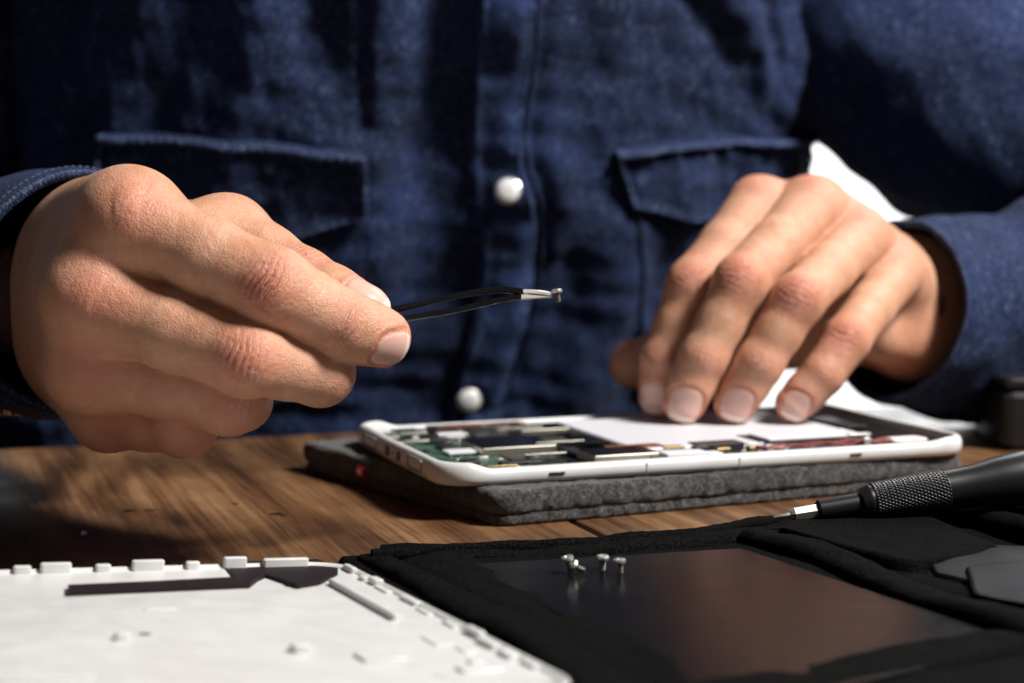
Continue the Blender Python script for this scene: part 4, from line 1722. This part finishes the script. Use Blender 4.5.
# ------------------------------------------------------------------ white back cover in the foreground
C1, C2 = onz(0, 571, .010), onz(343, 562, .006)
C3 = onz(592, 690, .010)
cu = nrm(C2 - C1)
cv_ = nrm(C3 - C2)
cn = nrm(np.cross(cv_, cu)); cn = cn if cn[2] > 0 else -cn
CLW, CLL = float(np.linalg.norm(C3 - C2)), .20
cov = empty('back_cover', C2 * NA([1, 1, 0]) + NA([-.06, -.06, 0]), 'white plastic back cover of the tablet lying inside up in the near left corner', 'cover')


def C3f(v):
    v = np.asarray(v, float)     # x: from corner C2 to the left, y: toward camera, z: up
    return C2 - v[..., 0:1] * cu + v[..., 1:2] * cv_ + v[..., 2:3] * cn


def cover_shell():
    CW = .150
    q = rrect(CW / 2, CLW / 2, .013, 12)
    q = np.vstack([q, q[:1]])
    L = np.r_[0, np.cumsum(np.linalg.norm(np.diff(q, axis=0), axis=1))]
    s = np.linspace(0, L[-1], 700, endpoint=False)
    o = np.c_[np.interp(s, L, q[:, 0]), np.interp(s, L, q[:, 1])]
    d_ = np.gradient(np.vstack([o[-1:], o, o[:1]]), axis=0)[1:-1]
    n_ = np.c_[d_[:, 1], -d_[:, 0]]; n_ /= np.linalg.norm(n_, axis=1)[:, None]
    prof = [(.012, -.0052), (.004, -.0046), (.0012, -.0025), (0, .0), (.0004, .0004), (.0014, .0002), (.0020, -.0006), (.006, -.0008), (.014, -.0014), (.04, -.0018)]
    R = []
    for ins, z in prof[:9]:
        R.append(np.c_[o - n_ * ins, np.full(len(o), z)])
    for f in (.8, .5, .02):
        R.append(np.c_[(o - n_ * .012) * f, np.full(len(o), -.0018)])
    R.insert(0, np.c_[(o - n_ * .012) * .02, np.full(len(o), -.0052)])
    G = np.array(R)
    G[..., 0] += CW / 2; G[..., 1] += CLW / 2
    MB().grid(C3f(G), cv=True).build('shell', M['white'], cov, angle=50)


cover_shell()


def cbox(name, x, y, z, sx, sy, sz, m=None, bev=.0006, mb=None):
    b = (mb or MB()).box((x, y, z + sz / 2), (sx, sy, sz), C3f, bev)
    return b if mb is not None else b.build(name, m or M['white'], cov)



def cpl(px, py, h=0.0):
    d_ = ray(px, py); o_ = NA([0, 0, CAMZ]); c_ = C2 + cn * h
    p_ = o_ + d_ * (((c_ - o_) @ cn) / (d_ @ cn))
    a_, b_ = (C2 - p_) @ cu, (p_ - C2) @ cv_
    k_ = cu @ cv_          # the two edges are not quite square to each other
    y_ = (b_ + a_ * k_) / (1 - k_ * k_)
    return a_ + y_ * k_, y_


# clips along the far edge (x measured from the right corner)
s_px = .30 / 1000
for px, wdt, hh in ((17, 16, .0030), (51, 28, .0040), (99, 14, .0028), (145, 30, .0042), (191, 13, .0030), (235, 22, .0046), (288, 44, .0034)):
    xx = cpl(px, 566)[0]
    cbox('clip', xx, .0018, -.001, wdt * s_px, .0022, hh * .62 + .0008, bev=.0007)
# clips and ribs along the right edge
rq = random.Random(9)
mbc = []
y = .012
while y < CLW - .012:
    L_ = rq.uniform(.003, .009)
    cbox('clip', rq.uniform(.0014, .0030), y, -.002, rq.uniform(.0016, .004), L_ * 1.3, rq.uniform(.0018, .0032), bev=.0006)
    if rq.random() < .7:
        cbox('rib', .0075 + rq.uniform(0, .004), y + .002, -.0020, rq.uniform(.002, .004), rq.uniform(.003, .008), rq.uniform(.0006, .0014), bev=.0004)
    y += L_ * 1.3 + rq.uniform(.001, .009)
cbox('rib', .0125, .052, -.0020, .0016, .050, .0024, bev=.0005)
# bosses and ribs inside
for (px, py, sx, sy, h) in ((122, 636, .0035, .003, .0018), (300, 648, .004, .004, .0020), (380, 655, .010, .008, .0010), (440, 640, .006, .010, .0010), (160, 606, .008, .0010, .0006), (40, 672, .02, .012, .0012), (410, 605, .003, .012, .0010), (480, 668, .010, .005, .0012)):
    q = cpl(px, py, -.001)
    cbox('rib', q[0], q[1], -.0020, sx, sy, h, bev=.0006)
# black sticker: thin strip and a wide patch near the corner
p_st = []
for (px, py) in ((68, 590), (68, 583), (160, 579), (236, 575), (218, 562), (270, 558.5), (318, 557.5), (338, 566), (338, 572), (320, 580), (298, 583), (284, 578), (266, 573), (258, 576), (250, 582)):
    p_st.append(cpl(px, py + 1.5, -.0004))
p_st = NA(p_st)
poly = np.c_[p_st, np.full(len(p_st), -.0004)]
m_ = len(poly)
stv = np.r_[poly, poly - NA([0, 0, .0012])]
MB().add(C3f(stv), [tuple(range(m_)), tuple(range(m_, 2 * m_))[::-1]] + [(i, i + m_, (i + 1) % m_ + m_, (i + 1) % m_) for i in range(m_)]).build('antenna_sticker', mat('dark_sticker', (.016, .011, .013), .6, spec=.15), cov, smooth=False)

# ------------------------------------------------------------------ small things
bd = MB()
lathe(bd, onz(84, 536, 0), NA([0, 0, 1]), [(0, .0001), (.0002, .0008), (.0009, .0011), (.0016, .0008), (.0018, .0001)], 16)
tag(bd.build('bead', M['paper'], loc=onz(84, 536, 0)), 'tiny white bead on the wooden table above the white cover', 'bead')
bb = empty('black_box', onz(1050, 446, 0), 'black case standing on the table at the right edge behind the screwdriver', 'case')
MB().box(onz(1084, 448, 0) + NA([0, .012, .0135]), (.080, .045, .027), bev=.006).build('case_body', M['black'], bb)
MB().box(onz(1084, 448, 0) + NA([0, .012, .0300]), (.078, .043, .005), bev=.004).build('case_lid', M['black'], bb)
